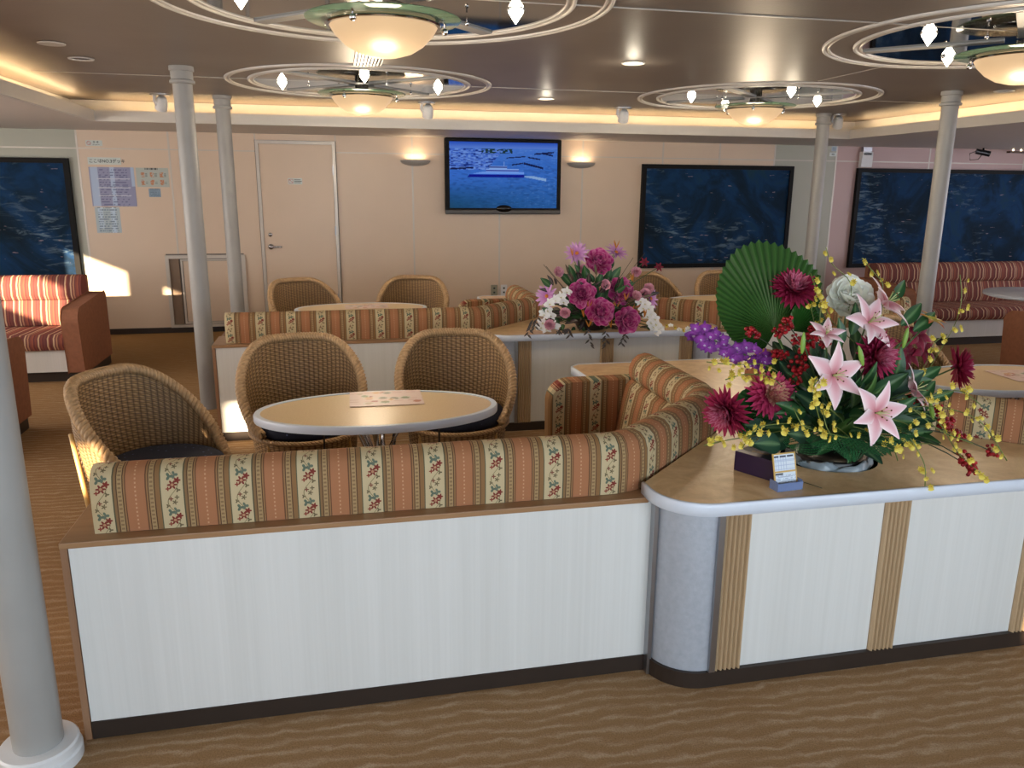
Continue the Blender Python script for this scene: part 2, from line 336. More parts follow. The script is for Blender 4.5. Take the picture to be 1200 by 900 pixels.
for x_ in xs[1:-1]:
    top = 2.3
    if x_ in (-1.659,): boxo('joint_strip', M['joint'], wall, x_-.009, YW-.003, .86, x_+.009, YW+.01, top)
    elif x_ in (-.79, .05): boxo('joint_strip', M['joint'], wall, x_-.006, YW-.003, 2.06, x_+.006, YW+.01, top)
    else: boxo('joint_strip', M['joint'], wall, x_-.009, YW-.003, .06, x_+.009, YW+.01, top)
for a, b in zip(xs, xs[1:]):
    if a != -.79: boxo('joint_strip', M['joint'], wall, a+.009, YW-.002, 1.936, b-.009, YW+.01, 1.948)
struct(boxo('baseboard_back', M['dark'], None, XL, YW-.012, 0, -.80, YW, .06)); struct(boxo('baseboard_back', M['dark'], None, .06, YW-.012, 0, XR, YW, .06))
# side walls with assumed windows, and the wall behind the camera with added slots for the sun patches
def wallx(name, x0, x1, mat, wz=(.85, 1.85), fixed=None):
    w = MB().box(x0, YF, 0, x1, YW, wz[0]).box(x0, YF, wz[1], x1, YW, ZC+.06)
    ys = [YF]; y = -.6
    while y < 8.6: ys += [y, y+1.2]; y += 1.5
    ys.append(YW); ys = sorted(ys)
    if fixed: ys = [YF]+[q for p in fixed for q in p]+[YW]
    for k in range(0, len(ys), 2): w.box(x0, ys[k], wz[0], x1, ys[k+1], wz[1])
    return struct(w.build(name, mat, None, smooth=False)), [(ys[k], ys[k+1]) for k in range(1, len(ys)-1, 2)]
for nm, x0, x1 in (('wall_left', XL-.1, XL), ('wall_right', XR, XR+.1)):
    wz = (1.55, 2.0) if nm == 'wall_left' else (.85, 1.85); w_, op = wallx(nm, x0, x1, M['wall'], wz, [(2.4, 3.48), (3.97, 5.15)] if nm == 'wall_left' else None)
    for i, (a, b) in enumerate(op):
        fr = MB(); xm = (x0+x1)/2
        for q in ((a, wz[0], a+.03, wz[1]), (b-.03, wz[0], b, wz[1]), (a+.03, wz[0], b-.03, wz[0]+.03), (a+.03, wz[1]-.03, b-.03, wz[1])): fr.box(xm-.02, q[0], q[1], xm+.02, q[2], q[3])
        w_o = struct(fr.build('window_%d' % (i+1), M['steel'], None, smooth=False)); boxo('pane', M['pane'], w_o, xm-.003, a+.03, wz[0]+.03, xm+.003, b-.03, wz[1]-.03)
OPEN = [(-4.42, 1.70, -4.18, 1.92), (-3.9, 1.58, -3.55, 1.80), (.25, .93, .62, 1.14)]  # made-up slots in the unseen wall, shaped to throw the small sun patches
xsz = sorted(set([XL, XR]+[q for o in OPEN for q in (o[0], o[2])])); zs = sorted(set([0, ZC+.06]+[q for o in OPEN for q in (o[1], o[3])]))
wf = MB()
for a, b in zip(xsz, xsz[1:]):
    z0 = 0; hole = [o for o in OPEN if o[0] <= a and b <= o[2]]
    if hole: wf.box(a, YF-.1, 0, b, YF, hole[0][1]).box(a, YF-.1, hole[0][3], b, YF, ZC+.06)
    else: wf.box(a, YF-.1, 0, b, YF, ZC+.06)
struct(wf.build('wall_front', M['wall'], None, smooth=False))
# lip of the light cove round three sides, and the flat soffit beyond it
LX0, LX1, LY = -2.03, 5.50, 8.0
lip = struct(MB().box(LX0-.03, 0, 2.123, LX0, LY+.03, 2.217).box(LX1, 0, 2.123, LX1+.03, LY+.03, 2.217).box(LX0, LY, 2.123, LX1, LY+.03, 2.217).build('trim_1', M['trim'], None, smooth=False))
sof = struct(MB().box(LX0-.03, LY+.03, 2.123, LX1+.03, YW-.001, 2.14).box(XL, 0, 2.123, LX0-.03, YW-.001, 2.14).box(LX1+.03, 0, 2.123, XR, YW-.001, 2.14).build('trim_2', M['soffit'], None, smooth=False))
ris = struct(MB().box(LX0-.3, 8.32, 2.14, LX1+.3, 8.35, ZC-.001).box(LX0-.3, 0, 2.14, LX0-.27, 8.32, ZC-.001).box(LX1+.27, 0, 2.14, LX1+.3, 8.32, ZC-.001).build('trim_3', M['trim'], None, smooth=False))
for (x0, y0, x1, y1, lb) in [(LX0+.1, LY+.12, LX1-.1, LY+.15, 'long warm strip lamp in the ceiling cove along the far side'), (LX0-.15, .4, LX0-.12, LY, 'warm strip lamp in the ceiling cove on the left'), (LX1+.12, .4, LX1+.15, LY, 'warm strip lamp in the ceiling cove on the right')]:
    t = thing('cove_tube', lb, 'lamp', ((x0+x1)/2, (y0+y1)/2, 2.141)); lx, ly = (x1-x0)/2, (y1-y0)/2
    boxo('lamp_base', M['white'], t, -lx, -ly, 0, lx, ly, .02); boxo('tube', M['coveglow'], t, -lx*.99, -ly*.8, .02, lx*.99, ly*.8, .04)
    a = light('cove_light', 'AREA', (0, 0, .05), 14, WARM, (PI, 0, 0), 2*lx, 2*ly); a.parent = t
# door
d = struct(boxo('door_1', M['wall'], None, -.755, YW-.012, .03, .012, YW+.011, 2.02)); 
fr = MB().box(-.79, YW-.02, 0, -.757, YW+.011, 2.055).box(.014, YW-.02, 0, .047, YW+.011, 2.055).box(-.757, YW-.02, 2.022, .014, YW+.011, 2.055).build('door_frame', M['joint'], d, smooth=False)
h = MB().lathe([(.03, 0), (.03, .012), (.001, .014)], 16, mt=Matrix.Translation((-.69, YW-.012, .93)) @ Matrix.Rotation(PI/2, 4, 'X')).tube([(-.69, YW-.02, .93), (-.69, YW-.06, .93), (-.66, YW-.065, .93), (-.57, YW-.06, .93)], .011, 8).build('handle', M['chrome'], d)
MB().lathe([(.022, 0), (.022, .012), (.001, .014)], 16, mt=Matrix.Translation((-.69, YW-.012, 1.06)) @ Matrix.Rotation(PI/2, 4, 'X')).build('lock', M['chrome'], d)
for z in (.35, 1.1, 1.75): boxo('hinge', M['steel'], d, .008, YW-.026, z-.05, .02, YW-.012, z+.05)
# recessed hatch in the wall
hb = struct(boxo('door_2', M['wall'], None, -1.62, YW-.004, .12, -1.03, YW+.011, .78)); 
MB().box(-1.795, YW-.03, .06, -1.76, YW+.011, .845).box(-1.01, YW-.03, .06, -.975, YW+.011, .845).box(-1.76, YW-.03, .81, -1.01, YW+.011, .845).box(-1.76, YW-.03, .06, -1.01, YW+.011, .09).build('hatch_frame', M['joint'], hb, smooth=False)
MB().box(-1.76, YW-.006, .09, -1.66, YW+.011, .81).build('hatch_reveal', plain('brown_reveal', '7A6450', .5), hb, smooth=False)
MB().box(-1.645, YW-.014, .095, -1.625, YW+.01, .80).box(-1.025, YW-.014, .095, -1.012, YW+.01, .8).box(-1.625, YW-.014, .785, -1.025, YW+.01, .8).box(-1.625, YW-.014, .095, -1.025, YW+.01, .115).build('inner_frame', M['joint'], hb, smooth=False)
# ------------------------------------------------------------------ pillars
def pillar(x, y, label, base=True):
    t = thing('pillar', label, 'pillar', (x, y, 0), 0)
    MB().lathe([(.062, .0), (.062, ZC)], 32).build('shaft', M['pillar'], t)
    sharp(MB().lathe([(.001, ZC-.001), (.078, ZC-.001), (.078, ZC-.03), (.07, ZC-.035), (.07, ZC-.085), (.08, ZC-.09), (.08, ZC-.108), (.062, ZC-.112)], 32).build('collar', M['pillar'], t))
    if base: sharp(MB().lathe([(.062, .062), (.095, .062), (.1, .056), (.1, .035), (.106, .03), (.106, 0)], 36).build('base_ring', M['white'], t))
    return t
pillar(-.86, 2.13, 'thick pale grey round pillar close up at the left edge, with white base ring')
pillar(-.94, 5.91, 'tall grey round pillar left of the second partition, the nearer of two left ones', False)
pillar(-.90, 7.62, 'grey round pillar in front of the beige wall between hatch and door')
pillar(4.88, 7.55, 'slender grey pillar between the right pair of blue paintings')
pillar(4.76, 5.67, 'grey pillar crossing the large painting on the pink wall')
# ------------------------------------------------------------------ ceiling ring lamps
def ring_lamp(cx, cy, label):
    t = thing('ceiling_ring_lamp', label, 'ceiling lamp', (cx, cy, ZC), 0, 'mirrored ring lamps on the ceiling')
    def torus(r, w, z0, z1): 
        return MB().lathe([(r-w, 0), (r-w, z1), (r-w*.4, z0), (r+w*.4, z0), (r+w, z1), (r+w, 0)], 72)
    for nm_, (ra, rb) in (('outer_ring', (.985, .945)), ('inner_ring', (.825, .78))):
        q = ra-rb; sharp(MB().lathe([(ra, -.0005), (ra-.002, -.010), (ra-.009, -.014), (ra-.016, -.010), (ra-.018, -.004), (rb+.012, -.004), (rb+.010, -.009), (rb+.005, -.011), (rb, -.009), (rb-.001, -.0005)], 96).build(nm_, M['trim'], t), 60)
    MB().lathe([(.001, -.003), (.78, -.003)], 64).build('mirror_disc', M['mirror'], t)
    for k in range(4):
        a = PI/4+k*PI/2; MB().box(.1, -.036, -.012, .775, .036, -.0035, mt=Matrix.Rotation(a, 4, 'Z')).build('cross_bar', M['pillar'], t, smooth=False)
    for k in range(4):
        a = k*PI/2; lx, ly = .58*cos(a), .55*sin(a)
        h = sharp(MB().lathe([(.034, -.004), (.039, -.004), (.039, -.009), (.034, -.009), (.034, -.004)], 24, (lx, ly, 0)).build('spot_holder', M['steel'], t))
        MB().lathe([(.001, -.006), (.034, -.006), (.032, -.018), (.002, -.062)], 20, (lx, ly, 0)).build('spot_lamp', M['halo'], h)
        b = k*PI/2+.4; MB().sphere((.42*cos(b), .42*sin(b), -.04), .011).tube([(.42*cos(b), .42*sin(b), -.013), (.42*cos(b), .42*sin(b), -.035)], .003).build('screw_knob', M['chrome'], t)
    MB().lathe([(.001, -.012), (.05, -.012), (.05, -.06), (.16, -.062), (.16, -.07), (.001, -.07)], 24).build('lamp_mount', M['chrome'], t)
    sharp(MB().lathe([(.08, -.074), (.325, -.07), (.332, -.074), (.325, -.079), (.08, -.083)], 64).build('glass_disc', M['gglass'], t))
    MB().lathe([(.001, -.226), (.06, -.222), (.12, -.205), (.17, -.175), (.21, -.135), (.228, -.105), (.232, -.098), (.222, -.1)], 48).build('bowl', M['bowl'], t)
    sharp(MB().lathe([(.228, -.097), (.244, -.094), (.25, -.099), (.244, -.104), (.23, -.104)], 48).build('chrome_rim', M['chrome'], t))
    MB().lathe([(.19, -.084), (.2, -.1)], 32).build('inner_collar', M['bowl'], t)
    for k in range(3):
        a = PI/2+k*2*PI/3+.5; q = (.262*cos(a), .262*sin(a)); MB().sphere((q[0], q[1], -.112), .015).tube([(q[0], q[1], -.08), (q[0], q[1], -.11)], .005).build('knob', M['chrome'], t)
    l = light('bowl_light', 'POINT', (0, 0, -.45), 13, (1, .8, .56), size=.12); l.parent = t
    l = light('spot_glow', 'POINT', (0, -.55, -.16), 1.2, (1, .85, .62), size=.05); l.parent = t
ring_lamp(.245, 3.70, 'large mirrored ring ceiling lamp with frosted bowl, cut by the top edge, left of centre')
ring_lamp(.25, 6.47, 'mirrored ring ceiling lamp with frosted bowl, farther back on the left')
ring_lamp(3.51, 6.45, 'mirrored ring ceiling lamp with frosted bowl, far back above the right painting')
ring_lamp(3.51, 3.70, 'mirrored ring ceiling lamp cut off by the right edge at the top corner')
r_ = thing('ribbed_cover', 'ribbed metal strip on the ceiling between the two left ring lamps', 'ceiling trim', (.25, 5.07, ZC))
for i in range(9): boxo('rib', M['steel'], r_, -.085+i*.02, -.36, -.018, -.075+i*.02, .36, 0)
for (x_, y_, lit, lb) in [(1.857, 4.973, 1, 'round lit downlight in the ceiling above the television'), (1.838, 7.017, 1, 'small far lit downlight near the light cove'), (-1.488, 5.711, 0, 'unlit round downlight in the ceiling at upper left'), (5.098, 5.519, 0, 'unlit round downlight in the ceiling at upper right')]:
    t = thing('downlight', lb, 'downlight', (x_, y_, ZC)); sharp(MB().lathe([(.062, 0), (.075, -.003), (.072, -.01), (.06, -.008), (.058, 0)], 32).build('trim_ring', M['trim'], t))
    MB().lathe([(.001, -.002), (.06, -.002)], 24).build('lens', M['dl'] if lit else M['dark'], t)
    if lit: l = light('downlight_beam', 'POINT', (0, 0, -.10), .8, (1, .88, .68), size=.04); l.parent = t
o = MB().lathe([(.06, 0), (.072, -.004), (.07, -.009), (.001, -.009)], 32).build('ceiling_plate', M['trim'], None, loc=(-1.49, 5.169, ZC)); tag(sharp(o), 'flat round blank plate on the ceiling beside the unlit downlight', 'plate')
for (x_, y_, rz, lb) in [(-1.404, 7.634, .5, 'white swivel spotlight under the ceiling, left of the two left pillars'), (.877, 7.657, 0, 'white swivel spotlight under the ceiling left of the television'), (2.743, 7.574, -.2, 'white swivel spotlight under the ceiling right of the television'), (5.059, 7.587, -.4, 'white swivel spotlight under the ceiling near the slender right pillar')]:
    t = thing('swivel_spotlight', lb, 'spotlight', (x_, y_, ZC), rz, 'white swivel spotlights along the cove')
    sharp(MB().lathe([(.001, 0), (.08, 0), (.08, -.012), (.001, -.014)], 24).build('mounting_plate', M['steel'], t))
    MB().tube([(-.045, 0, -.012), (-.05, 0, -.06), (-.03, 0, -.09)], .014, 8).build('arm', M['white'], t)
    mt = Matrix.Translation((.01, 0, -.075)) @ Matrix.Rotation(R(35), 4, 'X')
    sharp(MB().lathe([(.001, .06), (.03, .055), (.045, .03), (.05, -.02), (.05, -.055), (.04, -.055), (.001, -.045)], 20, mt=mt).build('lamp_head', M['white'], t))
# ------------------------------------------------------------------ things on the back wall
def on_wall(u, w): return None
t = thing('television', 'flat black television showing a blue ferry in a harbour, on the back wall', 'television', (1.915, YW-.006, 1.70))
sharp(MB().box(-.40, -.03, -.25, .40, 0, .25).build('wall_bracket', M['black'], t, smooth=False))
boxo('casing', M['matteblack'], t, -.675, -.09, -.395, .675, -.03, .42, bevel=.012)
boxo('speaker_bar', plain('grey_speaker_bar', '4A4642', .4), t, -.675, -.10, -.415, .675, -.04, -.362, bevel=.01)
MB().lathe([(.001, 0), (.09, 0), (.09, -.012)], 24, mt=Matrix.Translation((0, -.102, -.35)) @ Matrix.Rotation(PI/2, 4, 'X') @ Matrix.Scale(.45, 4, (0, 1, 0))).build('badge_bulge', M['black'], t)
boxo('top_bar', M['black'], t, -.36, -.07, .42, .34, -.03, .44)
def fr(x): return x-math.floor(x)
def hsh(a, b): return fr(sin(a*127.1+b*311.7)*43758.5453)
def vn(x, y):
    i, j = math.floor(x), math.floor(y); a, b = x-i, y-j; a = a*a*(3-2*a); b = b*b*(3-2*b)
    return (hsh(i, j)*(1-a)+hsh(i+1, j)*a)*(1-b)+(hsh(i, j+1)*(1-a)+hsh(i+1, j+1)*a)*b
def mixc(a, b, t): t = max(0, min(1, t)); return tuple(p*(1-t)+q*t for p, q in zip(a, b))
def tvcol(u, v):
    y = 1-v; top = lin('7F9BEE')[:3]; c = mixc(top, lin('5B86DE')[:3], y*3)
    c = mixc(c, lin('3F6FA0')[:3], (y-.45)*2); c = mixc(c, lin('2E5A66')[:3], (y-.6)*2*(1-u*.6)); c = mixc(c, lin('4F7FC8')[:3], u*.5)
    w = vn(u*26+y*14, y*60-u*14); c = mixc(c, lin('1C3F5C')[:3], (w-.45)*.8*min(1, y*2)); c = mixc(c, lin('9DB8F0')[:3], (vn(u*40+3, y*90)-.72)*1.6*u)
    if y < .09: c = mixc(lin('4566C8')[:3], lin('8FA6F0')[:3], y*8)
    if .1 < y < .42 and u < .5-.5*(y-.1):       # town and quays
        n = vn(u*44, y*95); c = lin('8FA8F0')[:3] if n > .58 else (lin('33468C')[:3] if n < .26 else lin('6883D8')[:3])
    if y < .17 and .29 < u < .58 and y > .1: c = lin('31493F')[:3] if vn(u*50, y*60) > .4 else c
    for (x0, y0, x1, y1, w_) in [(.57, .34, .68, .31, .010), (.68, .31, .87, .385, .016), (.52, .235, .70, .21, .008), (.72, .22, .84, .25, .010), (.78, .17, .97, .14, .012), (.86, .16, .96, .19, .012), (0, .41, .22, .385, .012)]:
        k = (u-x0)/(x1-x0)
        if 0 < k < 1 and abs(y-(y0+(y1-y0)*k)) < w_: c = lin('16224F')[:3]
    if .16 < u < .69 and .445+max(0, .30-u)*.35 < y < .50: c = lin('8FB0FF')[:3] if y < .475 else lin('5C84F0')[:3]
    if .16+(.53-y)*.5 < u < .69 and .49 < y < .53: c = lin('0B1F96')[:3]
    if .33 < u < .64 and .40 < y < .447: c = lin('1330A0')[:3] if .418 < y < .436 else lin('A9C0FF')[:3]
    if .36 < u < .53 and .355 < y < .402: c = lin('0E1F7A')[:3] if .37 < y < .385 else lin('A9C0FF')[:3]
    if abs(u-.50) < .004 and .29 < y < .36: c = lin('A9C0FF')[:3]
    if .69 < u < .9 and .5 < y < .58 and abs(y-.5-(u-.69)*.3) < .02: c = mixc(c, (.6, .75, 1), .6)
    return tuple(q**p for q, p in zip(c, (1.4, 1.2, 1.0)))
MB().grid(lambda a, b: (-.625+1.25*a, -.0905, -.345+.725*b), 200, 116, colf=tvcol).build('screen', M['screen'], t, smooth=False)
def painting(x0, x1, z0, z1, label, sh):
    t = thing('painting', label, 'painting', ((x0+x1)/2, YW, (z0+z1)/2)); a, b = (x1-x0)/2, (z1-z0)/2; w = .05
    MB().box(-a, -.05, -b, -a+w, 0, b).box(a-w, -.05, -b, a, 0, b).box(-a+w, -.05, -b, a-w, 0, -b+w).box(-a+w, -.05, b-w, a-w, 0, b).build('frame', M['matteblack'], t, smooth=False)
    boxo('canvas', canvas('dark_blue_mottled_canvas', sh), t, -a+w, -.03, -b+w, a-w, -.005, b-w)
painting(3.61, 5.60, .64, 1.87, 'black-framed dark blue mottled painting on the beige wall right of the television', 0)
painting(6.50, 9.95, .61, 1.86, 'wide black-framed blue painting on the pink wall above the striped sofa', 3)
painting(-4.6, -2.63, .60, 1.84, 'black-framed blue painting at the far left above the red striped sofa', 7)
for sx, lb in ((.92, 'half-bowl wall uplight left of the television'), (2.855, 'half-bowl wall uplight right of the television')):
    t = thing('wall_uplight', lb, 'wall lamp', (sx, YW, 1.87), 0, 'half-bowl uplights flanking the television')
    def bf(a, b):
        th = PI+a*PI; ph = b*PI/2; r = .17; return (r*cos(th)*cos(ph), r*sin(th)*cos(ph)*.7, -.06*sin(ph))
    MB().grid(bf, 24, 8).build('bowl_shade', M['pillar'], t)
    MB().grid(lambda a, b: (.17*cos(PI+a*PI)*(1-.06*b), .119*sin(PI+a*PI)*(1-.06*b), .004*sin(b*PI)), 24, 3).build('rim', M['trim'], t)
    l = light('uplight_beam', 'AREA', (0, -.06, .01), .55, (1, .74, .46), (PI, 0, 0), .2, .08); l.parent = t
# signs (each its own sheet)
def sheet(name, x0, x1, z0, z1, mat, label, cat, yy=YW, th=.004):
    o = boxo(name, mat, None, x0, yy-th, z0, x1, yy, z1); o.name = name; return tag(o, label, cat)
XR90 = (PI/2, 0, 0)
def word(s, size, par, x, z, mat=None, y=YW-.0045, bold=0): return text(s, size, mat or M['ink'], par, (x, y, z), XR90, bold=bold)
s1 = sheet('sign', -2.454, -2.297, 1.966, 2.022, M['paper'], 'small no-smoking sign high at the left end of the beige wall', 'sign'); word('禁 煙', .024, s1, -2.385, 1.995); word('NO SMOKING', .011, s1, -2.39, 1.975)
MB().lathe([(.016, 0), (.02, 0)], 24, mt=Matrix.Translation((-2.425, YW-.0045, 1.994)) @ Matrix.Rotation(PI/2, 4, 'X')).box(-.016, -.0005, -.0015, .016, .0005, .0015, mt=Matrix.Translation((-2.425, YW-.0046, 1.994)) @ Matrix.Rotation(R(45), 4, 'Y')).build('ban_symbol', M['inkred'], s1, smooth=False)
s2 = sheet('sign', -2.454, -2.137, 1.782, 1.854, M['paper'], 'pale green deck sign reading NO.3 above the blue poster', 'sign'); word('ここはNO.3デッキ', .042, s2, -2.445, 1.803, bold=.0006)
def pcol(seed, kind):
    def f(u, v):
        y = 1-v
        if kind == 0:
            c = lin('8C8FB0')[:3]
            if .03 < u < .2 or .45 < u < .56 or (u > .92 and v > .5): c = lin('A9BBD6')[:3]
            k = fr(y*16)
            if .2 < u < .85 and k < .35 and vn(u*34, math.floor(y*16)*7) > .45 and y > .05: c = lin('565A82')[:3]
            if abs(y-.3) < .008 or abs(y-.52) < .006 or abs(y-.73) < .006: c = lin('C3C8D8')[:3] if .15 < u < .9 else c
            return c
        if kind == 1:
            c = lin('AEB6B0')[:3]
            for i in range(3):
                for j in range(2):
                    if abs(u-.2-.29*i) < .06 and abs(y-.36-.4*j) < .13 and vn(u*40+i, y*24+j) > .35: c = lin('B9805E')[:3]
                    if abs(u-.31-.29*i) < .035 and abs(y-.36-.4*j) < .1 and fr(y*14) < .5: c = lin('7D8684')[:3]
            if y < .1 and .25 < u < .7 and fr(u*26) < .6: c = lin('4A4A48')[:3]
            return c
        if kind == 2: return lin('5E7488')[:3] if fr(y*5) < .5 and .1 < u < .9 and vn(u*20, y*5) > .3 else lin('8299AE')[:3]
        c = lin('A9B9C2')[:3]
        if .12 < u < .32 and y < .8 or .62 < u < .82: c = lin('B6CADB')[:3]
        if .1 < u < .9 and fr(y*11) < .32 and vn(u*30, math.floor(y*11)*3) > .4: c = lin('6F7F92')[:3]
        return c
    return f
def poster(x0, x1, z0, z1, kind, label, nu=60, nv=44):
    o = MB().grid(lambda a, b: (x0+(x1-x0)*a, YW-.003, z0+(z1-z0)*b), nu, nv, colf=pcol(0, kind)).build('poster', M['print'], None, smooth=False); s = o.modifiers.new('thickness', 'SOLIDIFY'); s.thickness = .002; s.offset = -1; return tag(o, label, 'poster')
poster(-2.455, -2.022, 1.36, 1.757, 0, 'large blue-grey notice poster under clear film on the left wall')
poster(-2.44, -2.2, 1.086, 1.35, 3, 'pale blue notice sheet hanging below the large blue-grey poster')
poster(-2.003, -1.685, 1.56, 1.755, 1, 'safety instruction poster with small orange pictures beside the blue poster')
poster(-1.896, -1.778, 1.457, 1.544, 2, 'small blue-grey card below the safety instruction poster', 24, 20)
s3 = sheet('sign', -.47, -.32, 1.60, 1.665, M['paper'], 'small white sticker with red square mark on the beige door', 'sign', YW-.012)
MB().box(-.46, YW-.0175, 1.61, -.456, YW-.016, 1.655).box(-.42, YW-.0175, 1.61, -.416, YW-.016, 1.655).box(-.456, YW-.0175, 1.61, -.42, YW-.016, 1.614).box(-.456, YW-.0175, 1.651, -.42, YW-.016, 1.655).box(-.023, -.0005, -.002, .023, .0005, .002, mt=Matrix.Translation((-.438, YW-.017, 1.633)) @ Matrix.Rotation(R(45), 4, 'Y')).build('ban_symbol', M['inkred'], s3, smooth=False)
for k in range(3): boxo('text_line', M['ink'], s3, -.405, YW-.0175, 1.645-k*.015, -.335+.01*(k % 2), YW-.016, 1.651-k*.015)
for x0, lb, mt_ in ((1.783, 'dark grey wall socket plate under the television', plain('grey_plate', '8C8A78', .4)), (1.90, 'white wall socket plate right of the grey one', M['white'])):
    o = boxo('socket_plate', mt_, None, x0, YW-.01, .335, x0+.078, YW, .465, bevel=.004); tag(o, lb, 'socket')
    for k in range(2): boxo('socket', M['ink'], o, x0+.028, YW-.012, .365+k*.05, x0+.05, YW-.0095, .385+k*.05)
o = sheet('sign', 6.10, 6.19, 2.0, 2.045, M['paper'], 'small no-smoking sign right of the slender pillar, left of the pink wall', 'sign'); word('禁煙', .02, o, 6.125, 2.015)
o = sheet('sign', 6.12, 6.19, 2.06, 2.118, M['paperblue'], 'small pale blue notice above the right no-smoking sign', 'sign')
for k in range(4): boxo('text_line', M['ink'], o, 6.13, YW-.0045, 2.07+k*.011, 6.18, YW-.0038, 2.073+k*.011)
t = thing('intercom_box', 'white intercom box on the pink wall above the painting corner', 'intercom', (6.60, YW, 1.96)); boxo('case', M['white'], t, -.08, -.06, -.09, .08, 0, .1, bevel=.008); boxo('slot', M['black'], t, -.055, -.062, .06, .055, -.058, .085); boxo('upper_cap', M['steel'], t, -.06, -.05, .10, .06, 0, .155)
t = thing('wall_camera', 'small black camera with a hanging cable under the right soffit', 'camera', (8.12, YW-.25, 2.123)); MB().tube([(0, 0, 0), (0, 0, -.05)], .012, 8).build('bracket', M['black'], t)
MB().tube([(-.08, .03, -.04), (.06, -.05, -.075)], .034, 12).build('camera_body', M['black'], t); MB().tube([(-.08, .03, -.04), (-.17, .03, -.07), (-.16, .02, -.15), (-.06, 0, -.14), (.0, 0, -.07)], .005, 6).build('cable', M['black'], t)
t = thing('track_light', 'dark track with small lit bulbs above the painting at the right edge', 'lamp', (8.75, YW-.25, 2.123)); boxo('track', plain('dark_brass', '4A2E1C', .3), t, -.25, -.03, -.055, .25, .03, -.03); MB().tube([(0, 0, 0), (0, 0, -.03)], .01).build('stem', M['black'], t)
for k in range(4): MB().sphere((-.18+k*.12, 0, -.018), .013).build('bulb', M['dl'], t)
# ------------------------------------------------------------------ booths: partitions, benches, counters
CX = 1.74
def mirr(pts, on): return [(2*CX-p[0], p[1]) for p in pts][::-1] if on else pts
def booth(dy, mir, tagrow, side):
    X = (lambda a: 2*CX-a) if mir else (lambda a: a)
    def bx(mb, x0, y0, z0, x1, y1, z1): a, b = sorted((X(x0), X(x1))); return mb.box(a, y0+dy, z0, b, y1+dy, z1)
    t = thing('booth_bench', '%s' % tagrow[0], 'bench', (X(.1), 2.5+dy, 0)); off = Vector((-X(.1), -2.5-dy, 0))
    def part(mb, name, mat, **k):
        mb.v = [tuple(Vector(v)+off) for v in mb.v]; return mb.build(name, mat, t, **k)
    part(bx(MB(), -.745, 2.2, .056, .945, 2.235, .598), 'front_panel', M['lam'], smooth=False)
    part(bx(MB(), -.745, 2.197, 0, .945, 2.235, .055), 'kick_plate', M['dark'], smooth=False)
    mb = MB(); bx(mb, -.765, 2.19, .598, .93, 2.52, .616); part(mb, 'wooden_ledge', M['ledge'], bevel=.003, smooth=False)
    mb = MB(); bx(mb, -.765, 2.196, 0, -.747, 2.80, .597); part(mb, 'end_panel', M['woodend'], smooth=False)
    outer = smoothpath([(-.685, 2.237+dy), (.905, 2.237+dy), (1.41, 2.70+dy), (1.48, 2.84+dy), (1.485, 3.50+dy)], .10, 5)
    outer = [tuple(p) for p in outer]
    if mir: outer = [(2*CX-p[0], p[1]) for p in outer]
    sg = -1 if mir else 1
    top = [(.0, .617), (-.003, .68), (.0, .745), (.010, .777), (.03, .795), (.06, .801), (.095, .793), (.122, .768), (.136, .735), (.136, .70), (.125, .678), (.05, .672)]
    mb = MB(); sweep(mb, outer, [(o*sg, z) for o, z in top]); part(mb, 'head_cushion', M['floral'])
    low = [(.06, .672), (.123, .675), (.148, .65), (.17, .56), (.19, .44), (.2, .40), (.06, .40)]
    mb = MB(); sweep(mb, outer, [(o*sg, z) for o, z in low]); part(mb, 'back_cushion', M['floral'])
    seat = [(.06, .40), (.5, .412), (.54, .40), (.555, .37), (.55, .32), (.06, .32)]
    inner = [tuple(p) for p in smoothpath([(-.685, 2.237+dy), (.8, 2.237+dy), (1.30, 2.72+dy), (1.485, 3.05+dy), (1.485, 3.46+dy)], .2, 6)]
    if mir: inner = [(2*CX-p[0], p[1]) for p in inner]
    mb = MB(); sweep(mb, outer[:1]+outer[1:], [(o*sg, z) for o, z in seat]); part(mb, 'seat_cushion', M['floral'])
    base = [(.03, 0), (.03, .318), (.5, .318), (.5, 0)]
    mb = MB(); sweep(mb, outer, [(o*sg, z) for o, z in base]); part(mb, 'bench_base', M['lam'], smooth=False)
    # far arm with rounded front corner: stripes upright on its inner face
    mb = MB(); pr = [(.96, .02)]
    for k in range(9): a = PI-k*PI/16; pr.append((1.06+.105*cos(a), .575+.105*sin(a)))
    pr += [(1.475, .683), (1.475, .02)]; vs = []; fs = []; n = len(pr); uv = []
    for y in (3.505, 3.515, 3.575, 3.585):
        for (a, z) in pr:
            q = .01 if y in (3.505, 3.585) else 0; aa = a+(q if a < 1.2 else 0); zz = z-(q if z > .5 else 0)
            vs.append((X(aa), y+dy, zz)); uv.append((a-.97, z if z > .1 else z))
    fs = [tuple(range(n)), tuple(range(3*n, 4*n))[::-1]]+[(j*n+i, j*n+(i+1) % n, (j+1)*n+(i+1) % n, (j+1)*n+i) for j in range(3) for i in range(n)]
    mb.add(vs, fs, uv); o = part(mb, 'arm', M['floral']); sharp(o, 30)
    return t
B1 = booth(0, False, ['long striped floral bench with white partition back, nearest, left of the front counter'], 0)
B2 = booth(2.86, False, ['striped floral bench with white partition back in the second row, behind the near table'], 0)
B3 = booth(0, True, ['striped floral bench right of the large bouquet, cut by the right edge'], 1)
B4 = booth(2.86, True, ['striped floral bench in the second row behind the palm leaf of the large bouquet'], 1)
def arc(cx, cy, r, a0, a1, n=8): return [(cx+r*cos(a0+(a1-a0)*k/n), cy+r*sin(a0+(a1-a0)*k/n)) for k in range(n+1)]
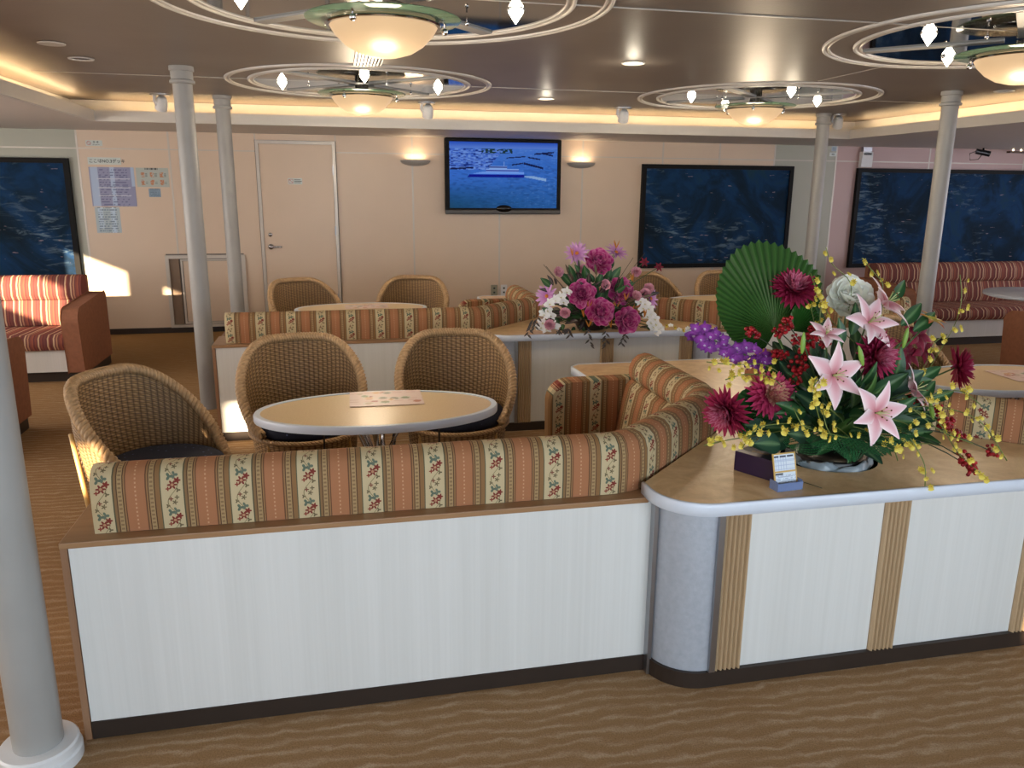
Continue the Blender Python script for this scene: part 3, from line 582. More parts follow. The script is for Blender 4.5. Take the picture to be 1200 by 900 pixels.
def counter(dy, label, hole):
    t = thing('counter', label, 'counter', (CX, 2.6+dy, 0)); off = Vector((-CX, -2.6-dy, 0))
    def part(mb, name, mat, par=None, **k): mb.v = [tuple(Vector(v)+off) for v in mb.v]; return mb.build(name, mat, par or t, **k)
    def half(fx, yf, r, sx, bx, back):       # outline of left half from front middle to back middle
        return [(CX, yf)]+arc(fx+r, yf+r, r, -PI/2, -PI, 8)+[(fx, 2.232)]
    def outline(g, yf, r):
        L = [(CX, yf)]+arc(.925-g+r, yf+r, r, -PI/2, -PI, 8)+[(.925-g if g else .925, 2.20), (.93, 2.233), (1.405, 2.69), (1.475, 2.84), (1.475, 3.50), (1.475, 3.588), (1.20, 3.59), (1.19, 3.92), (1.24, 3.97), (CX, 3.97)]
        Rr = [(2*CX-x, y) for x, y in L[1:-1]][::-1]; return [(x, y+dy) for x, y in L+Rr]
    ol = outline(0, 2.015, .16)
    # top slab: ring of quads round a hole (hole for the sunk flower pot)
    hx, hy, hr = (1.652, 2.335+dy, .155)
    mb = MB()
    if hole:
        n = 64; ctr = (hx, hy)
        # tessellate with a fan from hole edge: split into polygon with bridge
        P = ol; ring = [(hx+hr*1.06*cos(2*PI*k/48), hy+hr*cos(0)*.98*sin(2*PI*k/48)) for k in range(48)]
        i0 = 0; k0 = min(range(48), key=lambda k: (ring[k][0]-P[0][0])**2+(ring[k][1]-P[0][1])**2)
        loop = P+[P[0]]+[ring[(k0-k) % 48] for k in range(49)]
        from mathutils.geometry import tessellate_polygon
        for z, inv in ((.651, False), (.618, True)):
            vv = [(x, y, z) for x, y in P]+[(x, y, z) for x, y in ring]
            tr = tessellate_polygon([[Vector(v) for v in vv[:len(P)]], [Vector(v) for v in vv[len(P):]]]); mb.add(vv, [tuple(f) for f in tr])
        slab = part(mb, 'worktop', M['top'], smooth=False)
        mb = MB(); m = len(ring); mb.add([(x, y, .651) for x, y in ring]+[(x, y, .45) for x, y in ring]+[(hx, hy, .45)], [(i, (i+1) % m, m+(i+1) % m, m+i) for i in range(m)]+[(m+i, m+(i+1) % m, 2*m) for i in range(m)]); part(mb, 'pot_well', M['black'])
    else:
        mb.prism(ol, .618, .651); slab = part(mb, 'worktop', M['top'], smooth=False)
    # edge band
    mb = MB(); L = [p for p in ol]; n = len(L)
    front = [(2*CX-.925, 2.233+dy)]+[(2*CX-x, y) for x, y in [(x, y) for x, y in ol if y < 2.201+dy and x < CX-.01]][::-1]+[(x, y) for x, y in ol if y < 2.201+dy and x < CX-.01]+[(.925, 2.233+dy)]
    fz = [(0, .614), (-.004, .616), (-.005, .648), (0, .6525), (.004, .6525), (.004, .614)]
    fz = [(.0, .612), (.006, .614), (.006, .650), (.003, .6535), (-.004, .6535), (-.004, .612), (0, .612)]
    sweep(mb, front, fz, caps=True, step=.5); part(mb, 'edge_band', M['bluewhite'])
    back = [(1.475, 3.592+dy), (1.20, 3.592+dy), (1.19, 3.92+dy), (1.24, 3.97+dy), (2*CX-1.24, 3.97+dy), (2*CX-1.19, 3.92+dy), (2*CX-1.2, 3.592+dy), (2*CX-1.475, 3.592+dy)]
    mb = MB(); sweep(mb, back, [(-o, z) for o, z in fz], step=.5); part(mb, 'edge_band', M['bluewhite'])
    # body: rounded blue-grey corners, white panels, fluted pilasters, kick
    YF_ = 2.075+dy
    for s in (1, -1):
        X = (lambda a: a) if s == 1 else (lambda a: 2*CX-a)
        pa = [(X(x), y) for x, y in arc(.95+.15, YF_+.14, .145, -PI/2, -PI, 10)+[(.955, 2.232+dy)]]
        pa = [(X(1.115), YF_-.005)]+pa
        mb = MB(); pr = [(0, .056), (0, .612)]; sweep(mb, pa, pr, caps=False); part(mb, 'rounded_corner', M['hammer'])
        boxes = MB(); a, b = sorted((X(.943), X(.957))); boxes.box(a, 2.17+dy, .0, b, 2.2+dy, .612); part(boxes, 'corner_strip', M['steel'], smooth=False)
        a, b = sorted((X(1.108), X(1.128))); part(MB().box(a, YF_-.018, .056, b, YF_+.01, .612), 'chrome_strip', M['steel'], smooth=False)
    def pil(x0, x1, name='fluted_pilaster'):
        n = 6; pts = [(x0, YF_+.01)]
        for k in range(n):
            for j in range(5):
                a = j/4; pts.append((x0+(x1-x0)*(k+a*.96+.02)/n, YF_-.004-.012*sin(PI*a)))
        pts.append((x1, YF_+.01)); mb = MB().prism(pts, .056, .612); part(mb, name, M['flute'], smooth=False)
    pil(1.128, 1.222); pil(CX-.047, CX+.047); pil(2*CX-1.222, 2*CX-1.128)
    for x0, x1 in ((1.222, CX-.047), (CX+.047, 2*CX-1.222)): part(MB().box(x0+.001, YF_, .056, x1-.001, YF_+.02, .612), 'front_panel', M['lam'], smooth=False)
    k = [(1.0-.0, 0)]
    kp = [(x, y) for x, y in arc(.94+.16, YF_+.14, .155, -PI/2, -PI, 10)]+[(.945, 2.24+dy)]
    kp2 = [(2*CX-x, y) for x, y in kp][::-1]
    mb = MB(); sweep(mb, kp2+[(CX, YF_-.015)]+kp, [(0, 0), (0, .055), (-.02, .0552)], caps=False); part(mb, 'kick_plate', M['dark'], smooth=False)
    inner = [(1.16, YF_+.02), (.975, 2.235+dy), (1.42, 2.70+dy), (1.487, 2.84+dy), (1.487, 3.60+dy), (1.23, 3.62+dy), (1.22, 3.93+dy)]
    pts = inner+[(2*CX-x, y) for x, y in inner][::-1]
    w = MB(); 
    lb = [(1.50, 3.60+dy), (1.24, 3.61+dy), (1.23, 3.94+dy), (2*CX-1.23, 3.94+dy), (2*CX-1.24, 3.61+dy), (2*CX-1.5, 3.6+dy)]
    sweep(w, lb, [(0, 0), (0, .616)], caps=False, step=1); part(w, 'back_panel', M['lam'], smooth=False)
    return t
counter(0, 'near white counter with fluted wood strips and marbled tan top under the large bouquet', True)
counter(2.86, 'second white counter with fluted strips, farther back under the pink and magenta bouquet', False)
# ------------------------------------------------------------------ oval tables
def table(x, y, label, rot=0, rx=.507, ry=.285, z=.66, group='oval lounge tables'):
    t = thing('oval_table', label, 'table', (x, y, 0), rot, group)
    sharp(MB().lathe([(.001, z-.035), (rx-.02, z-.035), (rx-.002, z-.032), (rx, z-.028), (rx, z-.006), (rx-.004, z), (rx-.026, z), (rx-.028, z-.003)], 72, sy=ry/rx).build('edge_band', M['bluewhite'], t))
    MB().lathe([(rx-.027, z-.002), (.001, z-.002)], 72, sy=(ry-.027)/(rx-.027)).build('laminate_inlay', M['ttop'], t)
    for k in range(6):
        a = k*PI/3+.3; q = (cos(a), sin(a)*.7)
        MB().tube([(q[0]*.13, q[1]*.13, z-.036), (q[0]*.09, q[1]*.09, z-.10), (q[0]*.055, q[1]*.055, z-.18), (q[0]*.045, q[1]*.045, .3), (q[0]*.06, q[1]*.06, .12), (q[0]*.16, q[1]*.16, .022)], .013, 10).build('chrome_tube', M['chrome'], t)
    for s_ in (-.23, .25): MB().tube([(s_, -.03, z-.036), (s_, -.03, .03)], .0045, 6).build('thin_rod', M['dark'], t)
    sharp(MB().lathe([(.001, .028), (.15, .022), (.24, .012), (.25, 0), (.001, 0)], 40).build('foot_disc', M['chrome'], t))
    return t
table(.15, 3.27, 'oval tan table with white rim and menu, nearest one, between three wicker chairs')
table(.18, 6.23, 'oval tan table with white rim in the second row before the beige wall')
table(3.25, 3.26, 'oval tan table with white rim at the right edge beside the large bouquet')
table(3.22, 6.23, 'oval tan table with white rim in the far right booth, behind the palm leaf')
def menucol(seed):
    cs = [lin(h)[:3] for h in ('B5654A', 'C9986A', '8A8578', '7D8560', 'A0524A', 'B9A08C')]
    sp = [(random.Random(seed+i).random()*.9+.05, random.Random(seed*3+i).random()*.84+.08, .05+.035*random.Random(seed*7+i).random(), cs[i % 6]) for i in range(16)]
    def f(u, v):
        c = lin('D9C2BC')[:3]
        for a, b, r, k in sp:
            d = math.hypot(u-a, (v-b)*.75)
            if d < r: c = k if d < r*.75 else mixc(k, (.8, .78, .76), .6)
        if fr(v*7) < .12 and fr(u*5) < .6: c = mixc(c, lin('A0524A')[:3], .5)
        return c
    return f
def menu(x, y, z, w, d, rz, seed, label):
    o = MB().grid(lambda a, b: (-w/2+w*a, -d/2+d*b, .001), 46, 30, colf=menucol(seed)).build('menu_sheet', M['print'], None, smooth=False, loc=(x, y, z)); o.rotation_euler = (0, 0, rz)
    s = o.modifiers.new('thickness', 'SOLIDIFY'); s.thickness = .001; return tag(o, label, 'menu')
menu(.19, 3.41, .6605, .315, .25, -.02, 3, 'laminated food menu lying on the nearest oval table')
menu(.22, 6.28, .6605, .33, .22, .02, 5, 'laminated food menu on the second-row oval table')
menu(3.42, 3.26, .6605, .34, .25, -.1, 8, 'laminated food menu on the oval table at the right edge')
# ------------------------------------------------------------------ wicker chairs
def rim_h(th):
    a = abs(math.degrees(th)); k = max(0, min(1, (a-24)/102)); return .37+.40*(.5+.5*cos(PI*k))**.7
def rad(th, z): f = max(0, min(1, (z-.36)/.30)); return .272+.038*sin(PI/2*f)
TH = R(126)
def chair_proto():
    t = thing('wicker_chair', '', 'chair'); NR = 52; rows = 40
    def shell(off, sgn):
        def f(a, b):
            th = -TH+2*TH*a; z = .34+(rim_h(th)-.34)*b; r = rad(th, z)+off
            k = a*NR*1.0; j = b*rows; w = cos(PI*k)*(1 if int(j+.5) % 2 else -1)*.0052*sgn
            return ((r+w)*sin(th), (r+w)*cos(th), z)
        mb = MB(); mb.grid(f, NR*2, rows*2, uvf=lambda a, b: (a*NR, b*rows)); return mb
    m1 = shell(.007, 1); m2 = shell(-.007, 1); o = len(m1.v); m1.v += m2.v; m1.uv.update({k+o: v for k, v in m2.uv.items()}); m1.f += [tuple(q+o for q in f[::-1]) for f in m2.f]
    m1.build('back_shell', M['wicker'], t)
    def drum(a, b):
        th = 2*PI*a; z = .16+.18*b; r = .245+.02*b; k = a*56; j = b*16; w = cos(PI*k)*(1 if int(j+.5) % 2 else -1)*.004; return ((r+w)*sin(th), (r+w)*cos(th), z)
    MB().grid(drum, 112, 32, uvf=lambda a, b: (a*56, b*16)).build('seat_drum', M['wicker'], t)
    def braid(fn, n, tw, rr, r, closed=False):
        mb = MB(); 
        for s_ in range(3):
            pts = []
            for i in range(n+(0 if closed else 1)):
                a = i/n; p = Vector(fn(a)); q = Vector(fn(min(1, a+1e-3) if not closed else a+1e-3))-p; q.normalize(); e1 = q.cross(Vector((0, 0, 1))).normalized(); e2 = q.cross(e1); ph = a*tw*2*PI+s_*2*PI/3
                pts.append(p+e1*cos(ph)*rr+e2*sin(ph)*rr*.8)
            mb.tube(pts, r, 5, closed)
        return mb
    def rimf(a): th = -TH+2*TH*a; z = rim_h(th); r = rad(th, z); return (r*sin(th), r*cos(th), z+.004)
    braid(rimf, 330, 30, .0155, .0118).build('rim_braid', M['braid'], t)
    braid(lambda a: (.272*sin(2*PI*a), .272*cos(2*PI*a), .345), 240, 30, .008, .0065, True).build('seat_braid', M['braid'], t)
    braid(lambda a: (.247*sin(2*PI*a), .247*cos(2*PI*a), .16), 200, 24, .007, .006, True).build('lower_braid', M['braid'], t)
    for s_ in (-1, 1):
        for y_ in (-.16, .17): MB().tube([(s_*.19, y_, .33), (s_*.20, y_*1.08, .16), (s_*.215, y_*1.2, 0)], .014, 8).build('leg', M['bamboo'], t)
    for s_ in (-1, 1): MB().tube([(s_*.232, .15, .1), (s_*.252, .17, .3), (s_*.272, .19, .6)], .009, 8).build('cane_strut', M['bamboo'], t)
    MB().lathe([(.001, .345), (.24, .348), (.253, .365), (.256, .39), (.247, .412), (.215, .426), (.12, .432), (.001, .434)], 40).build('seat_cushion', M['navy'], t)
    return t
proto = chair_proto(); used = False
def chair(x, y, rz, label):
    global used
    c = proto if not used else copy_tree(proto); used = True
    c.location = (x, y, 0); c.rotation_euler = (0, 0, rz); c['label'] = label; c['group'] = 'round-backed wicker tub chairs'; return c
# rz turns the back: 0 = back towards the far wall
chair(-.76, 3.46, R(62), 'wicker tub chair left of the nearest table, turned sideways with navy seat')
chair(-.19, 4.08, R(8), 'wicker tub chair behind the nearest table, on its left')
chair(.60, 4.08, R(-6), 'wicker tub chair behind the nearest table, on its right')
chair(-.24, 6.95, R(28), 'far wicker tub chair in the second row, left of the far table, before the door')
chair(.64, 7.0, R(-14), 'far wicker tub chair in the second row, under the left wall uplight')
chair(2.98, 6.98, R(24), 'far wicker tub chair right of the magenta bouquet, below the painting')
chair(3.70, 7.02, R(-10), 'far wicker tub chair partly hidden behind the palm leaf')
chair(3.50, 4.12, R(30), 'wicker tub chair behind the right side of the large bouquet')
# ------------------------------------------------------------------ striped sofas at the sides
def sofa(x, y, rz, w, label, arm_l=True, arm_r=True):
    t = thing('striped_sofa', label, 'sofa', (x, y, 0), rz)   # faces local -Y, back at +Y, x from 0 to w
    D = .84
    def fab(name, prof):
        mb = MB(); vs = []; uv = []; n = len(prof); L = [0]
        for i in range(1, n): L.append(L[-1]+math.hypot(prof[i][0]-prof[i-1][0], prof[i][1]-prof[i-1][1]))
        for q in (.0, w): vs += [(q, a, b) for a, b in prof]; uv += [(q, l) for l in L]
        mb.add(vs, [(i, n+i, n+(i+1) % n, (i+1) % n) for i in range(n)]+[tuple(range(n))[::-1], tuple(range(n, 2*n))], uv); return sharp(mb.build(name, M['redstripe'], t), 50)
    fab('seat_cushion', [(.05, .27), (.02, .31), (.03, .37), (.07, .395), (.62, .385), (.62, .27)])
    fab('back_cushion', [(.60, .39), (.585, .44), (.60, .53), (.63, .605), (.74, .605), (.74, .39)])
    fab('head_cushion', [(.625, .61), (.60, .65), (.61, .74), (.65, .80), (.70, .815), (.76, .80), (.78, .74), (.78, .61)])
    boxo('back_shell', M['suede'], t, 0, .782, .06, w, D, .80, bevel=.01)
    boxo('base_panel', M['lam'], t, 0, .08, .085, w, .78, .268)
    boxo('kick_plate', M['dark'], t, 0, .11, 0, w, .78, .084)
    for has, x0, x1 in ((arm_l, -.13, -.002), (arm_r, w+.002, w+.13)):
        if not has: continue
        pr = [(.02, .085), (-.02, .50)]
        for k in range(7): a = PI-k*PI/12; pr.append((.08+.10*cos(a), .50+.11*sin(a)))
        pr += [(D-.04, .655), (D, .62), (D, .085)]; n = len(pr); mb = MB()
        mb.add([(x0, a, b) for a, b in pr]+[(x1, a, b) for a, b in pr], [tuple(range(n)), tuple(range(n, 2*n))[::-1]]+[(i, (i+1) % n, n+(i+1) % n, n+i) for i in range(n)])
        a_ = mb.build('arm', M['suede'], t, bevel=.008, smooth=False); boxo('arm_kick', M['dark'], a_, x0+.01, .06, 0, x1-.01, D-.02, .084)
    return t
sofa(-4.2, 6.88, 0, 2.04, 'red and cream striped sofa with brown arms at far left under the blue painting')
sofa(-2.15, 5.66, PI, 2.04, 'brown-armed sofa at the left edge facing away, only its arm in view')
sofa(5.72, 6.95, 0, 3.6, 'long maroon striped sofa in front of the pink wall at the right', True, False)
sofa(8.9, 5.55, PI, 3.3, 'brown-armed sofa at the right edge facing the pink wall, only its arm in view')
t = thing('round_table', 'round white table with bluish top at the right edge before the maroon sofa', 'table', (6.4, 6.1, 0))
sharp(MB().lathe([(.001, .625), (.47, .625), (.5, .635), (.5, .66), (.49, .665), (.001, .665)], 48).build('tabletop', M['bluewhite'], t)); MB().tube([(0, 0, .02), (0, 0, .625)], .04, 16).build('pedestal', M['chrome'], t); sharp(MB().lathe([(.001, .03), (.2, .02), (.25, 0)], 32).build('foot_disc', M['chrome'], t))
# ------------------------------------------------------------------ flower arrangements
def rgb(h): return lin(h)[:3]
def petal(mb, L, Wd, ang, el, base=.0, curl=0, cup=.0, tip=.6, cin='A03060', cout='C04070', edge=None, nu=4, nv=5, roll=0, z0=0):
    """a petal growing from the centre outwards along azimuth ang, raised by el, bending by curl"""
    ci, co, ce = rgb(cin), rgb(cout), rgb(edge or cout)
    def f(a, b):
        w = Wd*.5*((b/.6)**.6 if b < .6 else math.sqrt(max(.02, 1-((b-.6)/.41)**2))) if tip < .45 else Wd*(sin(PI*min(1, b*(.9 if tip > .5 else .78)+.06)**tip))*.5; s = (a-.5)*2
        th = el+curl*b; x = base; z = z0; k = 6
        x = base+L*(b*cos(el+curl*b*.5)); z = z0+L*(b*sin(el+curl*b*.5))+cup*w*s*s
        y = s*w; return (x*cos(ang)-y*sin(ang), x*sin(ang)+y*cos(ang), z)
    def cf(a, b):
        s = abs(a-.5)*2; c = mixc(ci, co, b*1.1); return mixc(c, ce, max(0, s*1.1-.25) if edge else 0)
    mb.grid(f, nu, nv, colf=cf)
def m_dahlia(cin='7E0E30', cout='A82C52', tipc='CC7C92', n=1):
    mb = MB(); r = random.Random(n)
    for i, (el, L, cnt, b) in enumerate([(-22, 1.0, 20, .06), (-6, 1.0, 22, .06), (10, .97, 21, .06), (25, .9, 20, .06), (40, .8, 18, .05), (54, .68, 15, .04), (67, .55, 12, .03), (80, .42, 8, .01)]):
        for k in range(cnt):
            a = 2*PI*(k+.5*(i % 2))/cnt+r.uniform(-.08, .08); petal(mb, L*r.uniform(.88, 1.06), .27, a, R(el+r.uniform(-5, 5)), b, R(24), .7, .75, cin, cout, tipc if i > 3 else None, 2, 4)
    return mb.mesh('dahlia', M['petal'])
def m_peony(cin='A01062', cout='CC3A92', edge='F0A0CC', n=2):
    mb = MB(); r = random.Random(n)
    for i, (el, L, cnt, b) in enumerate([(-5, .98, 9, .1), (14, .96, 9, .1), (32, .9, 9, .08), (48, .8, 8, .07), (62, .68, 8, .06), (74, .56, 7, .04), (84, .46, 5, .02)]):
        for k in range(cnt):
            a = 2*PI*(k+.5*(i % 2))/cnt+r.uniform(-.15, .15); petal(mb, L*r.uniform(.9, 1.05), .78-.05*i, a, R(el+r.uniform(-6, 6)), b, R(44), .5, .42, cin, cout, edge, 6, 7)
    return mb.mesh('peony', M['petal'])
def m_lily(n=3):
    mb = MB(); r = random.Random(n)
    for i in range(6):
        a = 2*PI*i/6+r.uniform(-.1, .1); petal(mb, 1.08, .52 if i % 2 else .64, a, R(48 if i % 2 else 40), .03, R(-66), -.3, .58, 'D4808C', 'EFC6CC', 'F8ECEC', 6, 8)
    st = MB()
    for i in range(6): a = 2*PI*i/6+.3; st.tube([(0, 0, 0), (.09*cos(a), .09*sin(a), .3), (.2*cos(a), .2*sin(a), .5)], .012, 4, col=rgb('B7C07A')); st.sphere((.2*cos(a), .2*sin(a), .51), .03, 5, 4, col=rgb('6A3A1E'))
    st.tube([(0, 0, 0), (.03, .02, .62)], .016, 4, col=rgb('C9CE96'))
    return mb.mesh('lily', M['petal']), st.mesh('stamens', M['petal'])
def m_daisy(cin='B66FB4', cout='D7A6D6', cen='D8863A', n=9):
    mb = MB(); r = random.Random(n)
    for i in range(2):
        for k in range(11): petal(mb, 1.0-.15*i, .3, 2*PI*(k+.5*i)/11+r.uniform(-.06, .06), R(10+18*i), .08, R(-12), .3, .5, cin, cout, None, 3, 4)
    mb.sphere((0, 0, .07), .16, 8, 5, .7, col=rgb(cen)); return mb.mesh('daisy', M['petal'])
def m_orchid(c1='F0F0EE', c2='FFFFFF', cen='D9CF8A'):
    mb = MB()
    for a, w, l in ((PI/2, .55, .9), (PI/2+2.2, .55, .85), (PI/2-2.2, .55, .85), (0.15, .95, .95), (PI-.15, .95, .95)): petal(mb, l, w, a, R(12), .02, R(-14), .2, .5, c1, c2, None, 4, 4)
    petal(mb, .45, .35, -PI/2, R(50), .02, R(-30), .6, .5, cen, c1, None, 2, 3); return mb.mesh('orchid', M['petal'])
def m_leaf(L=1, Wd=.4, c1='1B3A20', c2='2C5A2E', curl=-30, cup=.35):
    mb = MB(); a, b = rgb(c1), rgb(c2)
    def f(s, t):
        w = Wd*sin(PI*min(1, t*.93+.03)**.8)*.5; q = (s-.5)*2; an = R(12+curl*t); return (L*t*cos(an*.5), q*w, L*t*sin(an*.5)+cup*w*abs(q))
    mb.grid(f, 6, 8, colf=lambda s, t: mixc(b, a, abs(s-.5)*1.6) if abs(s-.5) > .05 else mixc(b, (.3, .45, .2), .35)); return mb.mesh('leaf', M['leaf'])
def m_fern(c1='1E4A2A', c2='2E6A3C', n=22):
    mb = MB(); col = rgb(c1); c_ = rgb(c2); mb.tube([(0, 0, 0), (.5, 0, .06), (1, 0, -.05)], .008, 4, col=col, taper=.003)
    for i in range(n):
        t = .08+.9*i/n; l = .34*sin(PI*min(1, t*.85+.15))*1.1
        for s in (-1, 1):
            m = 5
            for j in range(m):     # little leaflets along each pinna
                q = (j+.5)/m; bx_, by = t+.25*l*q, s*l*q; w = .035*(1-q*.5)
                for e in (-1, 1): mb.add([(bx_, by, .05*sin(t*3)), (bx_+e*w*1.2, by+s*w*.8, .05*sin(t*3)+.012), (bx_+e*w*.5, by+s*w*1.6, .05*sin(t*3)), (bx_, by+s*w*.9, .05*sin(t*3)-.004)], [(0, 1, 2, 3)], col=c_ if (i+j) % 2 else col)
    return mb.mesh('fern_frond', M['leaf'])
def m_berries(n=30, seed=4, sh=(1, .55, .6)):
    mb = MB(); r = random.Random(seed)
    for i in range(n):
        d = Vector((r.gauss(0, 1), r.gauss(0, 1), r.gauss(0, 1))).normalized()*r.uniform(.45, 1); c = mixc(rgb('70060F'), rgb('B01C26'), r.random()); mb.sphere((d.x*sh[0], d.y*sh[1], d.z*sh[2]), .2, 7, 5, col=c)
    return mb.mesh('berry_cluster', M['leaf'])
def m_oncid(seed=1):
    mb = MB(); r = random.Random(seed); y1, y2 = 'CDBB3E', 'E6D66A'
    petal(mb, .8, 1.0, -PI/2, R(5), .02, R(-10), .3, .4, 'C9A92A', y2, None, 4, 4)
    for a in (PI/2, .5, PI-.5, -.35, PI+.35): petal(mb, .55, .28, a, R(15), .02, R(-10), .2, .5, 'A8862A', y1, None, 2, 3)
    return mb.mesh('yellow_orchid', M['petal'])
def m_bud(c1='7FA646', c2='B9CC7A'):
    mb = MB(); mb.lathe([(.001, -1), (.12, -.85), (.2, -.4), (.22, 0), (.17, .5), (.08, .88), (.001, 1)], 10, col=rgb(c1)); return mb.mesh('bud', M['leaf'])
def orient(nrm, roll=0):
    z = Vector(nrm).normalized(); u = Vector((0, 0, 1)) if abs(z.z) < .93 else Vector((0, 1, 0)); x_ = u.cross(z).normalized(); y_ = z.cross(x_)
    return Matrix((x_, y_, z)).transposed().to_4x4() @ Matrix.Rotation(roll, 4, 'Z')
def lay(me, name, par, pos, nrm, size, roll=0, dirx=None):
    o = bpy.data.objects.new(name, me); C.objects.link(o); o.parent = par
    if dirx is not None:      # local +X runs along dirx, local +Z as near nrm as possible
        x_ = Vector(dirx).normalized(); z = Vector(nrm); z = (z-x_*z.dot(x_)).normalized(); y_ = z.cross(x_); m = Matrix((x_, y_, z)).transposed().to_4x4()
    else: m = orient(nrm, roll)
    o.matrix_local = Matrix.Translation(Vector(pos)-par.location) @ m @ Matrix.Scale(size, 4); return o
DAH = [m_dahlia(n=1), m_dahlia('7E1034', 'A62C52', 'C77A90', 5), m_dahlia('A01A48', 'C8426E', 'F0D0A8', 8)]; PEO = m_peony(); PEO2 = m_peony(n=6)
LIL, STA = m_lily(); LEAFS = [m_leaf(), m_leaf(1, .62, '183526', '264C36', -20, .2), m_leaf(1, .3, '2A4D24', '48702F', -45, .4)]
FERN = m_fern(); BER = [m_berries(34, 4), m_berries(24, 5, (.8, .8, .8))]; ONC = [m_oncid(1)]; BUD = m_bud(); ORC = m_orchid('943C9C', '5C1A6C', 'F0E8F4'); WORC = m_orchid()
CRM = m_peony('F4F2DC', 'FCFBEC', 'FFFFFA', 4); MAR = m_lily(8)[0]
# --- the large bouquet on the near counter
b1 = thing('flower_arrangement', 'large artificial bouquet of pink lilies, magenta dahlias and a palm leaf on the near counter', 'flowers', (1.652, 2.335, .47))
HUB = Vector((1.652, 2.335, .70)); O1 = b1.location
pot = MB(); pot.lathe([(.001, 0), (.085, .0), (.115, .15), (.125, .20), (.118, .205), (.105, .17), (.001, .17)], 32, (0, 0, .0)); pot.build('pot', plain('black_pot', '0D0E12', .3), b1)
wr = MB(); rr = random.Random(3)
def crumple(a, b):
    th = 2*PI*a; r = .118+.026*b; return ((r+.008*sin(th*7+b*5))*cos(th), (r+.006*sin(th*5+2))*sin(th), .166+.03*sin(b*PI)+.010*sin(th*6+b*6)+.005*sin(th*13+b*9))
MB().grid(crumple, 120, 6).build('film_wrapping', M['clearfilm'], b1)
stems1 = MB()
def stem(mb, p, q, r=.0025, sag=.03, col='3E5A30', n=6):
    p, q = Vector(p), Vector(q); pts = [p.lerp(q, t/n)+Vector((0, 0, sag*sin(PI*t/n))) for t in range(n+1)]; mb.tube(pts, r, 5, col=rgb(col), caps=False); return pts
def bloom(par, hub, mb, me, name, px, py, Y, nrm, size, roll=0, extra=None):
    p = at(px, py, Y); o = lay(me, name, par, p, nrm, size, roll)
    back = Vector(nrm).normalized()*size*.1; stem(mb, hub-par.location, p-back-par.location, .003)
    if extra:
        e = bpy.data.objects.new(extra[1], extra[0]); C.objects.link(e); e.parent = o
    return o
for (k, px, py, Y, nr, s) in [(0, 930, 340, 2.46, (-.1, -.55, .85), .082), (2, 903, 463, 2.26, (-.1, -1, .45), .080), (0, 852, 482, 2.24, (-.95, -.45, -.25), .082), (1, 1026, 416, 2.26, (.35, -1, .15), .084), (1, 1122, 431, 2.34, (.85, -.6, .15), .078)]:
    bloom(b1, HUB, stems1, DAH[k], 'dahlia', px, py, Y, nr, s, rnd.random()*6)
for (px, py, Y, nr, s, ro) in [(976, 440, 2.15, (-.05, -1, .25), .098, .45), (1026, 484, 2.06, (.05, -1, .22), .096, .2), (1018, 378, 2.28, (.15, -.8, .5), .095, .9), (1036, 357, 2.34, (.75, -.35, .75), .1, .3), (968, 392, 2.24, (-.1, -.6, .8), .06, .2), (1068, 458, 2.20, (.8, -.45, .45), .085, .5)]:
    bloom(b1, HUB, stems1, LIL, 'lily', px, py, Y, nr, s, ro, (STA, 'stamens'))
bloom(b1, HUB, stems1, CRM, 'cream_peony', 994, 352, 2.44, (-.3, -.75, .65), .085)
cc = m_lily(12)[0]
OR_ = MB(); 
for i in range(6): petal(OR_, 1, .4, 2*PI*i/6, R(30), .03, R(-60), -.2, .6, 'B9B54A', 'B04632', None, 4, 5)
ORM = OR_.mesh('orange_lily', M['petal']); bloom(b1, HUB, stems1, ORM, 'orange_lily', 1092, 374, 2.40, (.2, -.4, .9), .058, .3)
DK = MB()
for i in range(6): petal(DK, 1, .55, 2*PI*i/6, R(35), .03, R(-70), -.3, .6, '5A0E22', '8C1C38', None, 4, 5)
DKM = DK.mesh('maroon_lily', M['petal'])
for px, py, Y in ((1076, 392, 2.42), (1064, 414, 2.45), (1082, 410, 2.46)): bloom(b1, HUB, stems1, DKM, 'maroon_lily', px, py, Y, (.2, -.8, .4), .065, px)
for px, py, Y, d in ((1061, 396, 2.22, (.15, 0, 1)), (1009, 417, 2.13, (-.35, 0, 1)), (1092, 482, 2.16, (.35, 0, -1)), (941, 402, 2.2, (0, 0, 1))):
    p = at(px, py, Y); lay(BUD, 'lily_bud', b1, p, d, .036); stem(stems1, HUB-O1, p-O1, .003)
# purple orchid spray to the left
pts = [at(px, py, Y) for px, py, Y in ((812, 382, 2.34), (835, 398, 2.34), (862, 412, 2.34), (885, 420, 2.36), (915, 422, 2.38), (960, 440, 2.36))]
stems1.tube([p-O1 for p in pts]+[HUB-O1], .003, 5, col=rgb('4A5A38'))
for i in range(40):
    t = i/39*3.4; j = int(t); p = pts[j].lerp(pts[j+1], t-j)+Vector((rnd.uniform(-.012, .012), rnd.uniform(-.03, .01), rnd.uniform(-.035, .03))); lay(ORC, 'purple_orchid', b1, p, (rnd.uniform(-.5, .3), -1, rnd.uniform(-.2, .5)), .027*(.8+.3*rnd.random()), rnd.uniform(-.5, .5))
